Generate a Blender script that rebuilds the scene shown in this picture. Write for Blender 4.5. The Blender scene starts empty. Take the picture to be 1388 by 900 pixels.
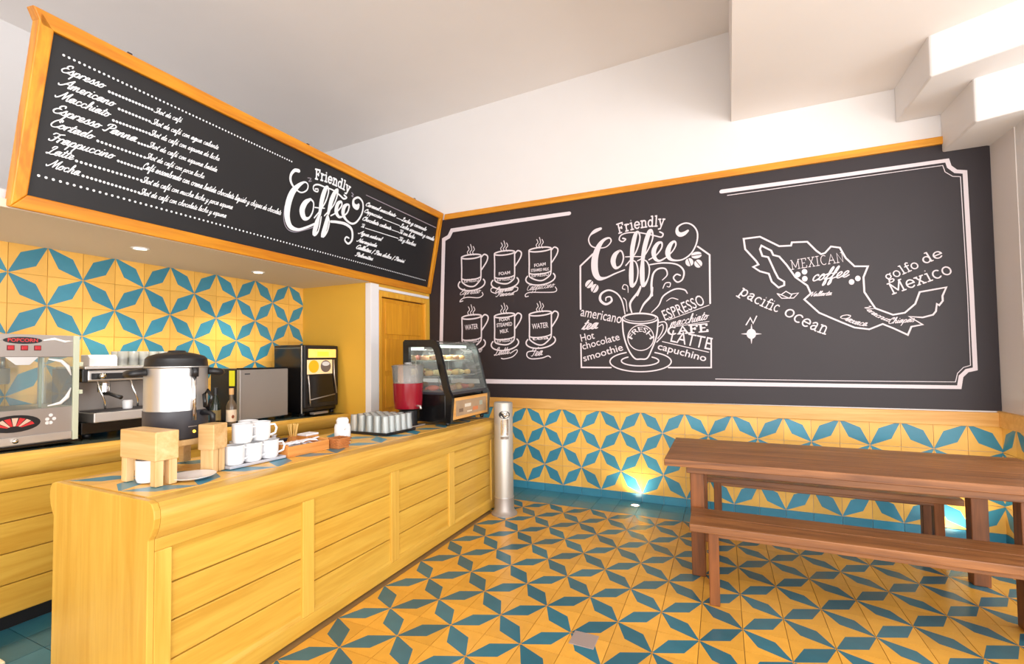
import bpy, bmesh, math, random
from mathutils import Vector, Matrix
random.seed(7)
PI = math.pi
scene = bpy.context.scene
COL = scene.collection

# ------------------------------------------------------------------ camera
CAM_POS = Vector((1.7283, -4.8476, 1.4243))
YAW, PITCH, ROLL = -0.4499, 0.0333, -0.0102
FPX, CX, CY = 642.887, 667.14, 462.84
fwd = Vector((math.sin(YAW)*math.cos(PITCH), math.cos(YAW)*math.cos(PITCH), math.sin(PITCH)))
r0 = Vector((math.cos(YAW), -math.sin(YAW), 0)); u0 = r0.cross(fwd)
rgt = r0*math.cos(ROLL) + u0*math.sin(ROLL); upv = -r0*math.sin(ROLL) + u0*math.cos(ROLL)
cd = bpy.data.cameras.new('camera'); cam = bpy.data.objects.new('camera', cd); COL.objects.link(cam)
m3 = Matrix((rgt, upv, -fwd)).transposed()
cam.matrix_world = Matrix.Translation(CAM_POS) @ m3.to_4x4()
cd.sensor_width = 36; cd.sensor_fit = 'HORIZONTAL'; cd.lens = FPX/1388*36
cd.shift_x = (694-CX)/1388; cd.shift_y = (CY-450)/1388
cd.clip_start = 0.02; cd.clip_end = 60
scene.camera = cam

# ------------------------------------------------------------------ world, light, exposure
w = bpy.data.worlds.new('daylight'); scene.world = w; w.use_nodes = True
bg = w.node_tree.nodes['Background']; bg.inputs[0].default_value = (0.97, 0.985, 1.0, 1); bg.inputs[1].default_value = 1.5
def area(name, loc, rot, sx, sy, power, col):
    l = bpy.data.lights.new(name, 'AREA'); l.shape = 'RECTANGLE'; l.size = sx; l.size_y = sy; l.energy = power; l.color = col
    o = bpy.data.objects.new(name, l); COL.objects.link(o); o.location = loc; o.rotation_euler = rot
    return o
# daylight entering through the open front of the cafe, behind the camera
area('front_window_light', (3.0, -7.5, 1.7), (PI/2+.5, 0, .1), 6.0, 2.6, 300, (1.0, 0.97, 0.95))
area('side_window_light', (6.2, -4.2, 1.7), (PI/2+.5, 0, PI/2), 4.5, 2.4, 110, (1.0, 0.97, 0.95))
vs = scene.view_settings
vs.view_transform = 'Standard'; vs.look = 'None'; vs.gamma = 1; vs.use_curve_mapping = False; vs.exposure = 0.34

# ------------------------------------------------------------------ materials
def lin(c):
    return tuple(((v/255)/12.92 if v/255 <= 0.04045 else ((v/255+0.055)/1.055)**2.4) for v in c)
MATS = {}
def mat(name, col, rough=0.5, metal=0.0, spec=0.5, var=0.0, noise=0.0, nscale=8.0, bump=0.0, emit=None, estr=0.0, coat=0.0):
    if name in MATS: return MATS[name]
    m = bpy.data.materials.new(name); m.use_nodes = True; nt = m.node_tree; b = nt.nodes['Principled BSDF']
    c = (*lin(col), 1)
    b.inputs['Base Color'].default_value = c; b.inputs['Roughness'].default_value = rough; b.inputs['Metallic'].default_value = metal
    b.inputs['Specular IOR Level'].default_value = spec; b.inputs['Coat Weight'].default_value = coat
    tc = nt.nodes.new('ShaderNodeTexCoord'); n = nt.nodes.new('ShaderNodeTexNoise'); n.inputs['Scale'].default_value = nscale; n.inputs['Detail'].default_value = 5
    nt.links.new(tc.outputs['Object'], n.inputs['Vector'])
    mr = nt.nodes.new('ShaderNodeMapRange'); mr.inputs['To Min'].default_value = 1-noise; mr.inputs['To Max'].default_value = 1+noise
    nt.links.new(n.outputs['Fac'], mr.inputs['Value'])
    oi = nt.nodes.new('ShaderNodeObjectInfo'); mr2 = nt.nodes.new('ShaderNodeMapRange'); mr2.inputs['To Min'].default_value = 1-var; mr2.inputs['To Max'].default_value = 1+var
    nt.links.new(oi.outputs['Random'], mr2.inputs['Value'])
    mu = nt.nodes.new('ShaderNodeMath'); mu.operation = 'MULTIPLY'; nt.links.new(mr.outputs[0], mu.inputs[0]); nt.links.new(mr2.outputs[0], mu.inputs[1])
    hs = nt.nodes.new('ShaderNodeHueSaturation'); hs.inputs['Color'].default_value = c; nt.links.new(mu.outputs[0], hs.inputs['Value']); nt.links.new(hs.outputs[0], b.inputs['Base Color'])
    if bump:
        bp = nt.nodes.new('ShaderNodeBump'); bp.inputs['Strength'].default_value = bump; bp.inputs['Distance'].default_value = 0.004
        nt.links.new(n.outputs['Fac'], bp.inputs['Height']); nt.links.new(bp.outputs[0], b.inputs['Normal'])
    if emit:
        b.inputs['Emission Color'].default_value = (*lin(emit), 1); b.inputs['Emission Strength'].default_value = estr
    MATS[name] = m; return m
def wood(name, c1, c2, axis='Y', rough=0.4, var=0.06, scale=1.0, bump=0.12, contrast=1.0, knots=False):
    if name in MATS: return MATS[name]
    m = bpy.data.materials.new(name); m.use_nodes = True; nt = m.node_tree; b = nt.nodes['Principled BSDF']; b.inputs['Roughness'].default_value = rough
    tc = nt.nodes.new('ShaderNodeTexCoord'); mp = nt.nodes.new('ShaderNodeMapping'); oi = nt.nodes.new('ShaderNodeObjectInfo')
    s = {'X': (0.6, 9, 9), 'Y': (9, 0.6, 9), 'Z': (9, 9, 0.6)}[axis]
    mp.inputs['Scale'].default_value = tuple(v*scale for v in s)
    nt.links.new(tc.outputs['Object'], mp.inputs['Vector'])
    ad = nt.nodes.new('ShaderNodeVectorMath'); ad.operation = 'ADD'; sc_ = nt.nodes.new('ShaderNodeMath'); sc_.operation = 'MULTIPLY'; sc_.inputs[1].default_value = 31
    nt.links.new(oi.outputs['Random'], sc_.inputs[0]); nt.links.new(mp.outputs[0], ad.inputs[0]); nt.links.new(sc_.outputs[0], ad.inputs[1])
    n1 = nt.nodes.new('ShaderNodeTexNoise'); n1.inputs['Scale'].default_value = 1.6; n1.inputs['Detail'].default_value = 7; n1.inputs['Distortion'].default_value = 1.2
    nt.links.new(ad.outputs[0], n1.inputs['Vector'])
    n2 = nt.nodes.new('ShaderNodeTexNoise'); n2.inputs['Scale'].default_value = 9; n2.inputs['Detail'].default_value = 3
    nt.links.new(ad.outputs[0], n2.inputs['Vector'])
    mx = nt.nodes.new('ShaderNodeMath'); mx.operation = 'MULTIPLY_ADD'; mx.inputs[1].default_value = 0.35
    nt.links.new(n2.outputs['Fac'], mx.inputs[0]); nt.links.new(n1.outputs['Fac'], mx.inputs[2])
    mr = nt.nodes.new('ShaderNodeMapRange'); mr.inputs['From Min'].default_value = 0.5-0.02; mr.inputs['From Max'].default_value = 0.86
    nt.links.new(mx.outputs[0], mr.inputs['Value'])
    rp = nt.nodes.new('ShaderNodeMix'); rp.data_type = 'RGBA'; rp.inputs[6].default_value = (*lin(c1), 1); rp.inputs[7].default_value = (*lin(c2), 1)
    nt.links.new(mr.outputs[0], rp.inputs[0])
    mr2 = nt.nodes.new('ShaderNodeMapRange'); mr2.inputs['To Min'].default_value = 1-var; mr2.inputs['To Max'].default_value = 1+var
    nt.links.new(oi.outputs['Random'], mr2.inputs['Value'])
    hs = nt.nodes.new('ShaderNodeHueSaturation'); nt.links.new(mr2.outputs[0], hs.inputs['Value']); nt.links.new(rp.outputs[2], hs.inputs['Color'])
    nt.links.new(hs.outputs[0], b.inputs['Base Color'])
    bp = nt.nodes.new('ShaderNodeBump'); bp.inputs['Strength'].default_value = bump; bp.inputs['Distance'].default_value = 0.003
    nt.links.new(mx.outputs[0], bp.inputs['Height']); nt.links.new(bp.outputs[0], b.inputs['Normal'])
    MATS[name] = m; return m
def glass(name, tint=(235, 245, 240), opacity=0.12, rough=0.03):
    # thin glass: clear transmission plus a Fresnel reflection
    if name in MATS: return MATS[name]
    m = bpy.data.materials.new(name); m.use_nodes = True; nt = m.node_tree; nt.nodes.clear()
    o = nt.nodes.new('ShaderNodeOutputMaterial'); t = nt.nodes.new('ShaderNodeBsdfTransparent'); g = nt.nodes.new('ShaderNodeBsdfGlossy'); d = nt.nodes.new('ShaderNodeBsdfDiffuse')
    t.inputs[0].default_value = (*lin(tint), 1); g.inputs['Roughness'].default_value = rough; d.inputs[0].default_value = (*lin((235, 240, 238)), 1)
    f = nt.nodes.new('ShaderNodeFresnel'); f.inputs[0].default_value = 1.5
    a = nt.nodes.new('ShaderNodeMixShader'); a.inputs[0].default_value = opacity; nt.links.new(t.outputs[0], a.inputs[1]); nt.links.new(d.outputs[0], a.inputs[2])
    b = nt.nodes.new('ShaderNodeMixShader'); nt.links.new(f.outputs[0], b.inputs[0]); nt.links.new(a.outputs[0], b.inputs[1]); nt.links.new(g.outputs[0], b.inputs[2])
    nt.links.new(b.outputs[0], o.inputs[0]); MATS[name] = m; return m

M_wall = mat('white_plaster', (232, 230, 230), 0.85, noise=0.02, nscale=3, bump=0.05)
M_ceil = mat('ceiling_paint', (240, 235, 232), 0.9, noise=0.03, nscale=2)
M_ywall = mat('yellow_paint', (226, 176, 62), 0.6, noise=0.04, nscale=3)
M_ytile = mat('yellow_cement', (238, 186, 90), 0.33, var=0.09, noise=0.10, nscale=14, bump=0.03)
M_btile = mat('blue_cement', (62, 138, 164), 0.3, var=0.14, noise=0.12, nscale=14, bump=0.03)
M_yfloor = mat('yellow_floor_cement', (222, 164, 66), 0.24, var=0.10, noise=0.16, nscale=11, bump=0.03)
M_bfloor = mat('blue_floor_cement', (48, 106, 124), 0.22, var=0.18, noise=0.16, nscale=11, bump=0.03)
M_grout = mat('grout', (150, 118, 70), 0.9)
M_counter = wood('honey_pine', (216, 174, 74), (198, 150, 54), 'Y', 0.36)
M_counterz = wood('honey_pine_upright', (222, 180, 82), (206, 158, 62), 'Z', 0.36)
M_rail = wood('pine_rail', (222, 180, 86), (198, 148, 56), 'Y', 0.33)
M_frame = wood('orange_frame', (226, 154, 34), (196, 116, 16), 'Y', 0.4)
M_framex = wood('orange_frame_x', (228, 160, 44), (200, 126, 24), 'X', 0.4)
M_trim = wood('pine_trim', (236, 184, 106), (216, 158, 78), 'X', 0.4)
M_door = wood('door_orange', (226, 158, 34), (204, 134, 22), 'Z', 0.45)
M_table = wood('dark_table_wood', (158, 104, 60), (104, 62, 32), 'X', 0.38, var=0.10, scale=1.2, bump=0.25)
M_tleg = wood('dark_leg_wood', (148, 88, 44), (98, 56, 26), 'Z', 0.42, var=0.10)
M_block = wood('pale_block_wood', (232, 196, 142), (208, 164, 104), 'X', 0.5)
M_chalk = mat('mural_black', (40, 32, 37), 0.55, noise=0.16, nscale=2.2)
M_board = mat('menu_black', (28, 28, 31), 0.5, noise=0.08, nscale=3)
M_chalkline = mat('mural_white_paint', (226, 216, 222), 0.7)
M_menuline = mat('menu_white_paint', (236, 240, 246), 0.6)
M_steel = mat('brushed_steel', (214, 212, 210), 0.40, metal=0.85, noise=0.05, nscale=3)
M_steeld = mat('dull_steel', (172, 164, 158), 0.45, metal=0.55, noise=0.05, nscale=4)
M_chrome = mat('chrome', (235, 235, 235), 0.1, metal=1.0)
M_black = mat('black_plastic', (26, 26, 29), 0.38)
M_blackg = mat('gloss_black', (18, 17, 18), 0.18)
M_dgrey = mat('dark_grey_plastic', (58, 58, 64), 0.42)
M_white = mat('white_ceramic', (240, 240, 242), 0.18)
M_paper = mat('white_paper', (236, 234, 240), 0.8)
M_green = mat('pale_green_enamel', (206, 214, 190), 0.35)
M_red = mat('red_button', (190, 26, 34), 0.3)
M_glass = glass('clear_glass')
M_tumbler = glass('tumbler_glass', (246, 250, 250), 0.34, 0.06)
M_juice = mat('red_juice', (138, 18, 36), 0.15)
M_plasticc = glass('clear_plastic_tank', (250, 240, 238), 0.24, 0.08)

# ------------------------------------------------------------------ mesh builder
class MB:
    def __init__(s): s.v = []; s.f = []; s.m = []; s.cur = 0
    def add(s, vs_, fs):
        o = len(s.v); s.v += [tuple(v) for v in vs_]; s.f += [tuple(i+o for i in f) for f in fs]; s.m += [s.cur]*len(fs); return s
    def box(s, x0, x1, y0, y1, z0, z1):
        return s.add([(x0,y0,z0),(x1,y0,z0),(x1,y1,z0),(x0,y1,z0),(x0,y0,z1),(x1,y0,z1),(x1,y1,z1),(x0,y1,z1)],
                     [(3,2,1,0),(4,5,6,7),(0,1,5,4),(1,2,6,5),(2,3,7,6),(3,0,4,7)])
    def prism(s, poly, axis, a, b, caps=True):
        n = len(poly)
        def P(p, t): return {'x': (t, p[0], p[1]), 'y': (p[0], t, p[1]), 'z': (p[0], p[1], t)}[axis]
        V = [P(p, a) for p in poly] + [P(p, b) for p in poly]
        F = [(i, (i+1) % n, n+(i+1) % n, n+i) for i in range(n)]
        if caps: F += [tuple(range(n))[::-1], tuple(range(n, 2*n))]
        return s.add(V, F)
    def lathe(s, prof, c=(0, 0, 0), n=24, axis='z', capb=True, capt=True):
        V = []
        for r, h in prof:
            for i in range(n):
                a = 2*PI*i/n; x, y = r*math.cos(a), r*math.sin(a)
                V.append({'z': (c[0]+x, c[1]+y, c[2]+h), 'x': (c[0]+h, c[1]+x, c[2]+y), 'y': (c[0]+x, c[1]+h, c[2]+y)}[axis])
        F = []
        for k in range(len(prof)-1):
            for i in range(n):
                j = (i+1) % n; F.append((k*n+i, k*n+j, (k+1)*n+j, (k+1)*n+i))
        if capb: F.append(tuple(range(n))[::-1])
        if capt: F.append(tuple((len(prof)-1)*n+i for i in range(n)))
        return s.add(V, F)
    def tube(s, pts, r, n=8, closed=False):
        P = [Vector(p) for p in pts]; N = len(P); V = []; F = []
        rr = r if isinstance(r, (list, tuple)) else [r]*N
        prev = None
        for i in range(N):
            d = (P[(i+1) % N]-P[i-1]) if closed else (P[min(i+1, N-1)]-P[max(i-1, 0)])
            d.normalize(); a = prev if prev is not None else (Vector((0, 0, 1)) if abs(d.z) < 0.9 else Vector((1, 0, 0)))
            u = (a - d*a.dot(d)).normalized(); v = d.cross(u); prev = u
            for k in range(n):
                t = 2*PI*k/n; V.append(P[i]+(u*math.cos(t)+v*math.sin(t))*rr[i])
        for i in range(N if closed else N-1):
            j = (i+1) % N
            for k in range(n): F.append((i*n+k, i*n+(k+1) % n, j*n+(k+1) % n, j*n+k))
        if not closed: F += [tuple(range(n))[::-1], tuple((N-1)*n+k for k in range(n))]
        return s.add(V, F)
    def ell(s, c, r, n=12, m=8):
        V = [(c[0], c[1], c[2]-r[2])]; F = []
        for j in range(1, m):
            t = PI*j/m-PI/2
            for i in range(n):
                a = 2*PI*i/n; V.append((c[0]+r[0]*math.cos(t)*math.cos(a), c[1]+r[1]*math.cos(t)*math.sin(a), c[2]+r[2]*math.sin(t)))
        V.append((c[0], c[1], c[2]+r[2])); L = len(V)-1
        for i in range(n): F.append((0, 1+(i+1) % n, 1+i)); F.append((L, 1+(m-2)*n+i, 1+(m-2)*n+(i+1) % n))
        for j in range(m-2):
            for i in range(n): F.append((1+j*n+i, 1+j*n+(i+1) % n, 1+(j+1)*n+(i+1) % n, 1+(j+1)*n+i))
        return s.add(V, F)
    def warp(s, fn): s.v = [fn(*v) for v in s.v]; return s
    def mesh(s, name, mats, smooth=False):
        me = bpy.data.meshes.new(name); me.from_pydata(s.v, [], s.f)
        for m in (mats if isinstance(mats, (list, tuple)) else [mats]): me.materials.append(m)
        for p, k in zip(me.polygons, s.m): p.material_index = k
        bm = bmesh.new(); bm.from_mesh(me); bmesh.ops.recalc_face_normals(bm, faces=bm.faces); bm.to_mesh(me); bm.free()
        if smooth:
            for p in me.polygons: p.use_smooth = True
        return me
    def build(s, name, mats, parent=None, bevel=0.0, smooth=False, auto=False, seg=2):
        me = s.mesh(name, mats, smooth or auto)
        o = bpy.data.objects.new(name, me); COL.objects.link(o)
        if parent is not None: o.parent = parent
        if bevel:
            b = o.modifiers.new('bevel', 'BEVEL'); b.width = bevel; b.segments = seg; b.limit_method = 'ANGLE'; b.angle_limit = 0.6
        if auto:
            me.set_sharp_from_angle(angle=math.radians(35))
        return o
def box(name, m, dims, parent=None, bevel=0.0, **k):
    return MB().box(*dims).build(name, m, parent, bevel, **k)
def tag(o, label, cat=None, group=None, kind=None):
    if label: o['label'] = label
    if cat: o['category'] = cat
    if group: o['group'] = group
    if kind: o['kind'] = kind
    return o
def empty(name, loc, label, cat, group=None, rz=0.0, rx=0.0):
    o = bpy.data.objects.new(name, None); COL.objects.link(o); o.location = loc; o.rotation_euler = (rx, 0, rz); o.empty_display_size = 0.05
    return tag(o, label, cat, group)
def struct(o): o['kind'] = 'structure'; return o
def copy_tree(o, loc=None, parent=None, label=None, group=None, rz=None):
    c = o.copy(); COL.objects.link(c); c.parent = parent
    for ch in [x for x in bpy.data.objects if x.parent == o]:
        copy_tree(ch, None, c)
    if loc is not None: c.location = loc
    if rz is not None: c.rotation_euler = (c.rotation_euler[0], c.rotation_euler[1], rz)
    if label: c['label'] = label
    if group: c['group'] = group
    return c
def inview(x, y, z):
    d = Vector((x, y, z))-CAM_POS; q = d.dot(fwd)
    if q < 0.15: return 0
    px, py = CX+FPX*d.dot(rgt)/q, CY-FPX*d.dot(upv)/q
    return 1.0/q if (-90 < px < 1478 and -90 < py < 990) else 0

# ------------------------------------------------------------------ painted lettering: stroke fonts
# script glyphs: x-height 1; list of strokes, each a list of (x, y); last number = advance
SCR = {
'a': ([[(0,.1),(.25,.35),(.62,.95),(.35,1),(.1,.6),(.15,.12),(.4,.02),(.68,.5),(.78,.98)],[(.78,.98),(.7,.4),(.78,.05),(1,.15)]],.95),
'b': ([[(0,.1),(.3,.9),(.42,1.8),(.3,2.0),(.2,1.4),(.18,.4),(.3,.02),(.6,.1),(.68,.6),(.5,.95),(.6,.8),(.85,.8)]],.82),
'c': ([[(.6,.78),(.58,.95),(.42,1),(.2,.8),(.14,.35),(.3,.02),(.55,.05),(.8,.3)]],.75),
'd': ([[(0,.1),(.3,.5),(.62,.95),(.35,1),(.1,.6),(.15,.12),(.4,.02),(.68,.5),(.88,1.95)],[(.86,1.9),(.7,.4),(.78,.05),(1,.15)]],.95),
'e': ([[(0,.15),(.4,.4),(.58,.8),(.42,1),(.2,.8),(.14,.35),(.3,.02),(.55,.05),(.8,.3)]],.75),
'é': ([[(0,.15),(.4,.4),(.58,.8),(.42,1),(.2,.8),(.14,.35),(.3,.02),(.55,.05),(.8,.3)],[(.4,1.3),(.62,1.65)]],.75),
'f': ([[(0,.1),(.35,.8),(.52,1.7),(.42,2),(.28,1.6),(.22,.5),(.1,-.7),(.2,-.95),(.35,-.6),(.3,0),(.7,.2)],[(.05,.9),(.5,.95)]],.62),
'g': ([[(0,.1),(.25,.35),(.62,.95),(.35,1),(.1,.6),(.15,.12),(.4,.05),(.68,.5),(.78,.98)],[(.78,.98),(.68,.1),(.5,-.8),(.2,-.9),(.2,-.6),(.6,-.15),(.95,.15)]],.9),
'h': ([[(0,.1),(.32,.9),(.45,1.8),(.32,2),(.22,1.4),(.15,0)],[(.15,0),(.3,.7),(.55,1),(.7,.85),(.62,.3),(.72,.02),(.95,.15)]],.92),
'i': ([[(0,.1),(.22,1),(.14,.3),(.22,.02),(.45,.15)],[(.26,1.42),(.3,1.5)]],.42),
'j': ([[(0,.1),(.25,1),(.15,0),(.0,-.8),(-.25,-.85),(-.15,-.5),(.4,.15)],[(.3,1.42),(.34,1.5)]],.42),
'l': ([[(0,.1),(.3,.8),(.42,1.8),(.3,2.0),(.2,1.4),(.16,.3),(.26,.02),(.48,.15)]],.45),
'm': ([[(0,.1),(.14,.95),(.1,0)],[(.1,0),(.25,.7),(.45,1),(.52,.8),(.46,0)],[(.46,0),(.62,.7),(.82,1),(.9,.8),(.86,.2),(.95,.02),(1.18,.15)]],1.15),
'n': ([[(0,.1),(.16,.95),(.1,0)],[(.1,0),(.28,.7),(.5,1),(.6,.8),(.55,.2),(.64,.02),(.88,.15)]],.85),
'o': ([[(0,.1),(.3,.9),(.12,.6),(.15,.15),(.35,.02),(.6,.3),(.6,.8),(.4,1),(.25,.85),(.5,.75),(.85,.85)]],.8),
'p': ([[(0,.1),(.22,1.0),(.1,-.2),(.0,-.95)],[(.12,.1),(.25,.7),(.5,1),(.68,.75),(.6,.2),(.4,.02),(.2,.15)],[(.4,.02),(.65,.05),(.88,.15)]],.85),
'q': ([[(0,.1),(.25,.35),(.62,.95),(.35,1),(.1,.6),(.15,.12),(.4,.05),(.68,.5),(.78,.98)],[(.78,.98),(.68,.1),(.6,-.9),(.8,-.7),(.95,.15)]],.92),
'r': ([[(0,.1),(.16,.98),(.12,.5),(.1,0)],[(.11,.35),(.2,.75),(.38,1.0),(.55,.95),(.56,.82)]],.58),
's': ([[(0,.1),(.35,1.1),(.42,.8),(.55,.35),(.42,.02),(.15,.1)],[(.42,.02),(.65,.12)]],.62),
't': ([[(0,.1),(.3,1.0),(.38,1.65)],[(.36,1.6),(.2,.4),(.28,.02),(.52,.15)],[(.1,1.12),(.6,1.18)]],.5),
'u': ([[(0,.1),(.18,.98),(.1,.3),(.22,.02),(.45,.2),(.68,.98)],[(.68,.98),(.6,.3),(.7,.02),(.92,.15)]],.9),
'v': ([[(0,.1),(.15,.95),(.2,.3),(.32,.02),(.6,.6),(.6,.95),(.85,.85)]],.8),
'x': ([[(0,.7),(.2,.95),(.35,.5),(.5,.05),(.75,.15)],[(.65,.95),(.1,.02)]],.72),
'y': ([[(0,.1),(.18,.98),(.1,.3),(.22,.02),(.45,.2),(.68,.98)],[(.68,.98),(.58,0),(.4,-.8),(.12,-.85),(.15,-.55),(.6,-.1),(.88,.15)]],.86),
'z': ([[(0,.8),(.5,.95),(.1,.1),(.6,.05),(.8,.15)]],.7),
'A': ([[(-.45,.35),(-.3,.05),(.1,.4),(.6,1.4),(.95,1.95)],[(.95,1.95),(.9,1),(.92,0),(1.15,.15)],[(.25,.75),(1.0,.8)]],1.15),
'C': ([[(1.0,1.5),(.95,1.9),(.6,1.9),(.2,1.2),(.15,.4),(.45,0),(.85,.1),(1.15,.5)],[(.95,1.85),(.7,1.5),(.85,1.3)]],1.05),
'E': ([[(.95,1.55),(.85,1.95),(.5,1.8),(.4,1.3),(.7,1.08),(.3,1.0),(.12,.45),(.4,0),(.8,.1),(1.05,.5)]],1.0),
'F': ([[(0,1.45),(.2,1.85),(.7,1.75),(1.2,1.95)],[(.75,1.78),(.6,.8),(.4,.1),(.05,.05),(0,.3)],[(.35,.95),(.95,1.0)]],1.0),
'G': ([[(1.0,1.5),(.95,1.9),(.6,1.9),(.2,1.2),(.15,.4),(.45,0),(.8,.2),(.9,.8)],[(.9,.8),(.8,.1),(1.1,.2)]],1.05),
'L': ([[(.25,1.35),(.35,1.8),(.65,1.95),(.72,1.65),(.45,.9),(.30,.25),(.08,.0),(-.05,.15),(.15,.22),(.6,.0),(1.0,.25)]],.95),
'M': ([[(-.45,.35),(-.3,.05),(.0,.4),(.35,1.3),(.5,1.9)],[(.5,1.9),(.55,1),(.6,.1)],[(.6,.1),(.9,1.2),(1.2,1.9)],[(1.2,1.9),(1.12,1),(1.18,.02),(1.42,.15)]],1.38),
'N': ([[(-.3,.3),(-.1,.05),(.2,.6),(.45,1.9)],[(.45,1.9),(.6,1),(.8,.05)],[(.8,.05),(1.0,1.2),(1.2,1.95)]],1.1),
'O': ([[(.7,1.9),(.3,1.7),(.1,.9),(.3,.1),(.7,.05),(1.0,.7),(.95,1.5),(.65,1.9),(.5,1.6)]],1.1),
'P': ([[(.2,.1),(.0,.1),(.3,.0),(.5,1.0),(.6,1.75)],[(.1,1.3),(.2,1.8),(.8,1.95),(1.1,1.5),(.8,1.0),(.45,.9)]],1.0),
'S': ([[(.95,1.6),(.85,1.95),(.5,1.9),(.4,1.5),(.75,1.0),(.8,.4),(.4,0),(.05,.1),(.1,.4)],[(.4,0),(.8,.05),(1.0,.15)]],.95),
'T': ([[(0,1.45),(.2,1.85),(.7,1.75),(1.2,1.95)],[(.75,1.78),(.6,.8),(.4,.05),(.1,.1)]],.9),
'V': ([[(0,1.5),(.2,1.9),(.35,1.0),(.4,.05),(.8,1.1),(1.1,1.9)]],1.0),
'/': ([[(.1,-.3),(.5,1.9)]],.6), ' ': ([], .55), '.': ([[(.1,.05),(.15,.1)]], .3),
}
def _o(cx, cy, rx, ry, a0=0, a1=360, n=12):
    return [(cx+rx*math.cos(math.radians(a0+(a1-a0)*i/n)), cy+ry*math.sin(math.radians(a0+(a1-a0)*i/n))) for i in range(n+1)]
SER = {
'F': ([[(.2,0),(.2,1.45)],[(.0,0),(.45,0)],[(0,1.45),(.85,1.45),(.85,1.15)],[(.2,.75),(.62,.75)],[(.62,.6),(.62,.9)]],.98),
'M': ([[(.2,0),(.2,1.45)],[(.2,1.4),(.75,.25)],[(.75,.25),(1.3,1.4)],[(1.3,1.45),(1.3,0)],[(0,0),(.4,0)],[(1.1,0),(1.5,0)],[(0,1.45),(.25,1.45)],[(1.25,1.45),(1.5,1.45)]],1.6),
'E': ([[(.2,0),(.2,1.45)],[(0,0),(.9,0),(.9,.3)],[(0,1.45),(.85,1.45),(.85,1.15)],[(.2,.75),(.62,.75)]],1.05),
'X': ([[(.15,0),(.95,1.45)],[(.15,1.45),(.95,0)],[(0,0),(.35,0)],[(.75,0),(1.1,0)],[(0,1.45),(.35,1.45)],[(.75,1.45),(1.1,1.45)]],1.2),
'I': ([[(.25,0),(.25,1.45)],[(0,0),(.5,0)],[(0,1.45),(.5,1.45)]],.6),
'C': ([_o(.6,.72,.5,.72,55,305)],1.1),
'A': ([[(.1,0),(.6,1.45),(1.1,0)],[(.3,.5),(.9,.5)],[(0,0),(.3,0)],[(.9,0),(1.2,0)]],1.25),
'N': ([[(.2,0),(.2,1.45),(1.0,0),(1.0,1.45)],[(0,0),(.4,0)],[(.8,1.45),(1.2,1.45)]],1.3),
'a': ([[(.12,.8),(.35,1),(.6,.95),(.66,.7),(.66,.08),(.85,0)],[(.66,.6),(.3,.55),(.12,.3),(.25,.02),(.5,.08),(.66,.3)]],.92),
'c': ([_o(.5,.5,.4,.5,50,310)],.88),
'd': ([_o(.42,.48,.34,.48,0,360),[(.76,1.5),(.76,0),(.92,0)],[(.58,1.5),(.76,1.5)]],1.0),
'e': ([_o(.48,.5,.4,.5,0,315),[(.1,.52),(.86,.52)]],.95),
'f': ([[(.65,1.4),(.5,1.52),(.32,1.4),(.3,1.1),(.3,0)],[(.1,0),(.55,0)],[(.08,.98),(.6,.98)]],.62),
'g': ([_o(.42,.62,.32,.38,0,360),[(.3,.25),(.2,.12),(.35,.02),(.7,.0),(.8,-.25),(.55,-.45),(.25,-.42),(.12,-.22),(.3,-.02)],[(.65,.9),(.85,1.0)]],.92),
'i': ([[(.28,0),(.28,1),(.1,1)],[(.05,0),(.5,0)],[(.26,1.36),(.26,1.4)]],.56),
'l': ([[(.28,0),(.28,1.5),(.1,1.5)],[(.05,0),(.5,0)]],.56),
'n': ([[(.25,0),(.25,1),(.08,1)],[(.05,0),(.45,0)],[(.25,.75),(.5,1),(.78,.9),(.84,.65),(.84,0)],[(.64,0),(1.02,0)]],1.08),
'o': ([_o(.5,.5,.4,.5)],1.0),
'p': ([[(.25,-.5),(.25,1),(.08,1)],[(.05,-.5),(.48,-.5)],_o(.58,.5,.33,.5,0,360)],1.02),
'r': ([[(.25,0),(.25,1),(.08,1)],[(.05,0),(.48,0)],[(.25,.7),(.45,.98),(.7,.92)]],.76),
'x': ([[(.12,0),(.75,1)],[(.12,1),(.75,0)],[(0,0),(.28,0)],[(.6,0),(.9,0)],[(0,1),(.28,1)],[(.6,1),(.9,1)]],.96),
'y': ([[(.15,1),(.5,.05)],[(.85,1),(.42,-.4),(.1,-.45)],[(0,1),(.32,1)],[(.68,1),(1,1)]],1.0), ' ': ([], .5),
}
def smooth(P, closed=False, k=5):
    n = len(P)
    if n < 3: return P
    out = []
    rng = range(n if closed else n-1)
    for i in rng:
        g = (lambda j: P[j % n]) if closed else (lambda j: P[max(0, min(n-1, j))])
        p0, p1, p2, p3 = g(i-1), g(i), g(i+1), g(i+2)
        for s in range(k):
            t = s/k
            out.append(tuple(0.5*((2*b)+(-a+c)*t+(2*a-5*b+4*c-d)*t*t+(-a+3*b-3*c+d)*t**3) for a, b, c, d in zip(p0, p1, p2, p3)))
    if not closed: out.append(P[-1])
    return out
DEPTH = [0]
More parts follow.
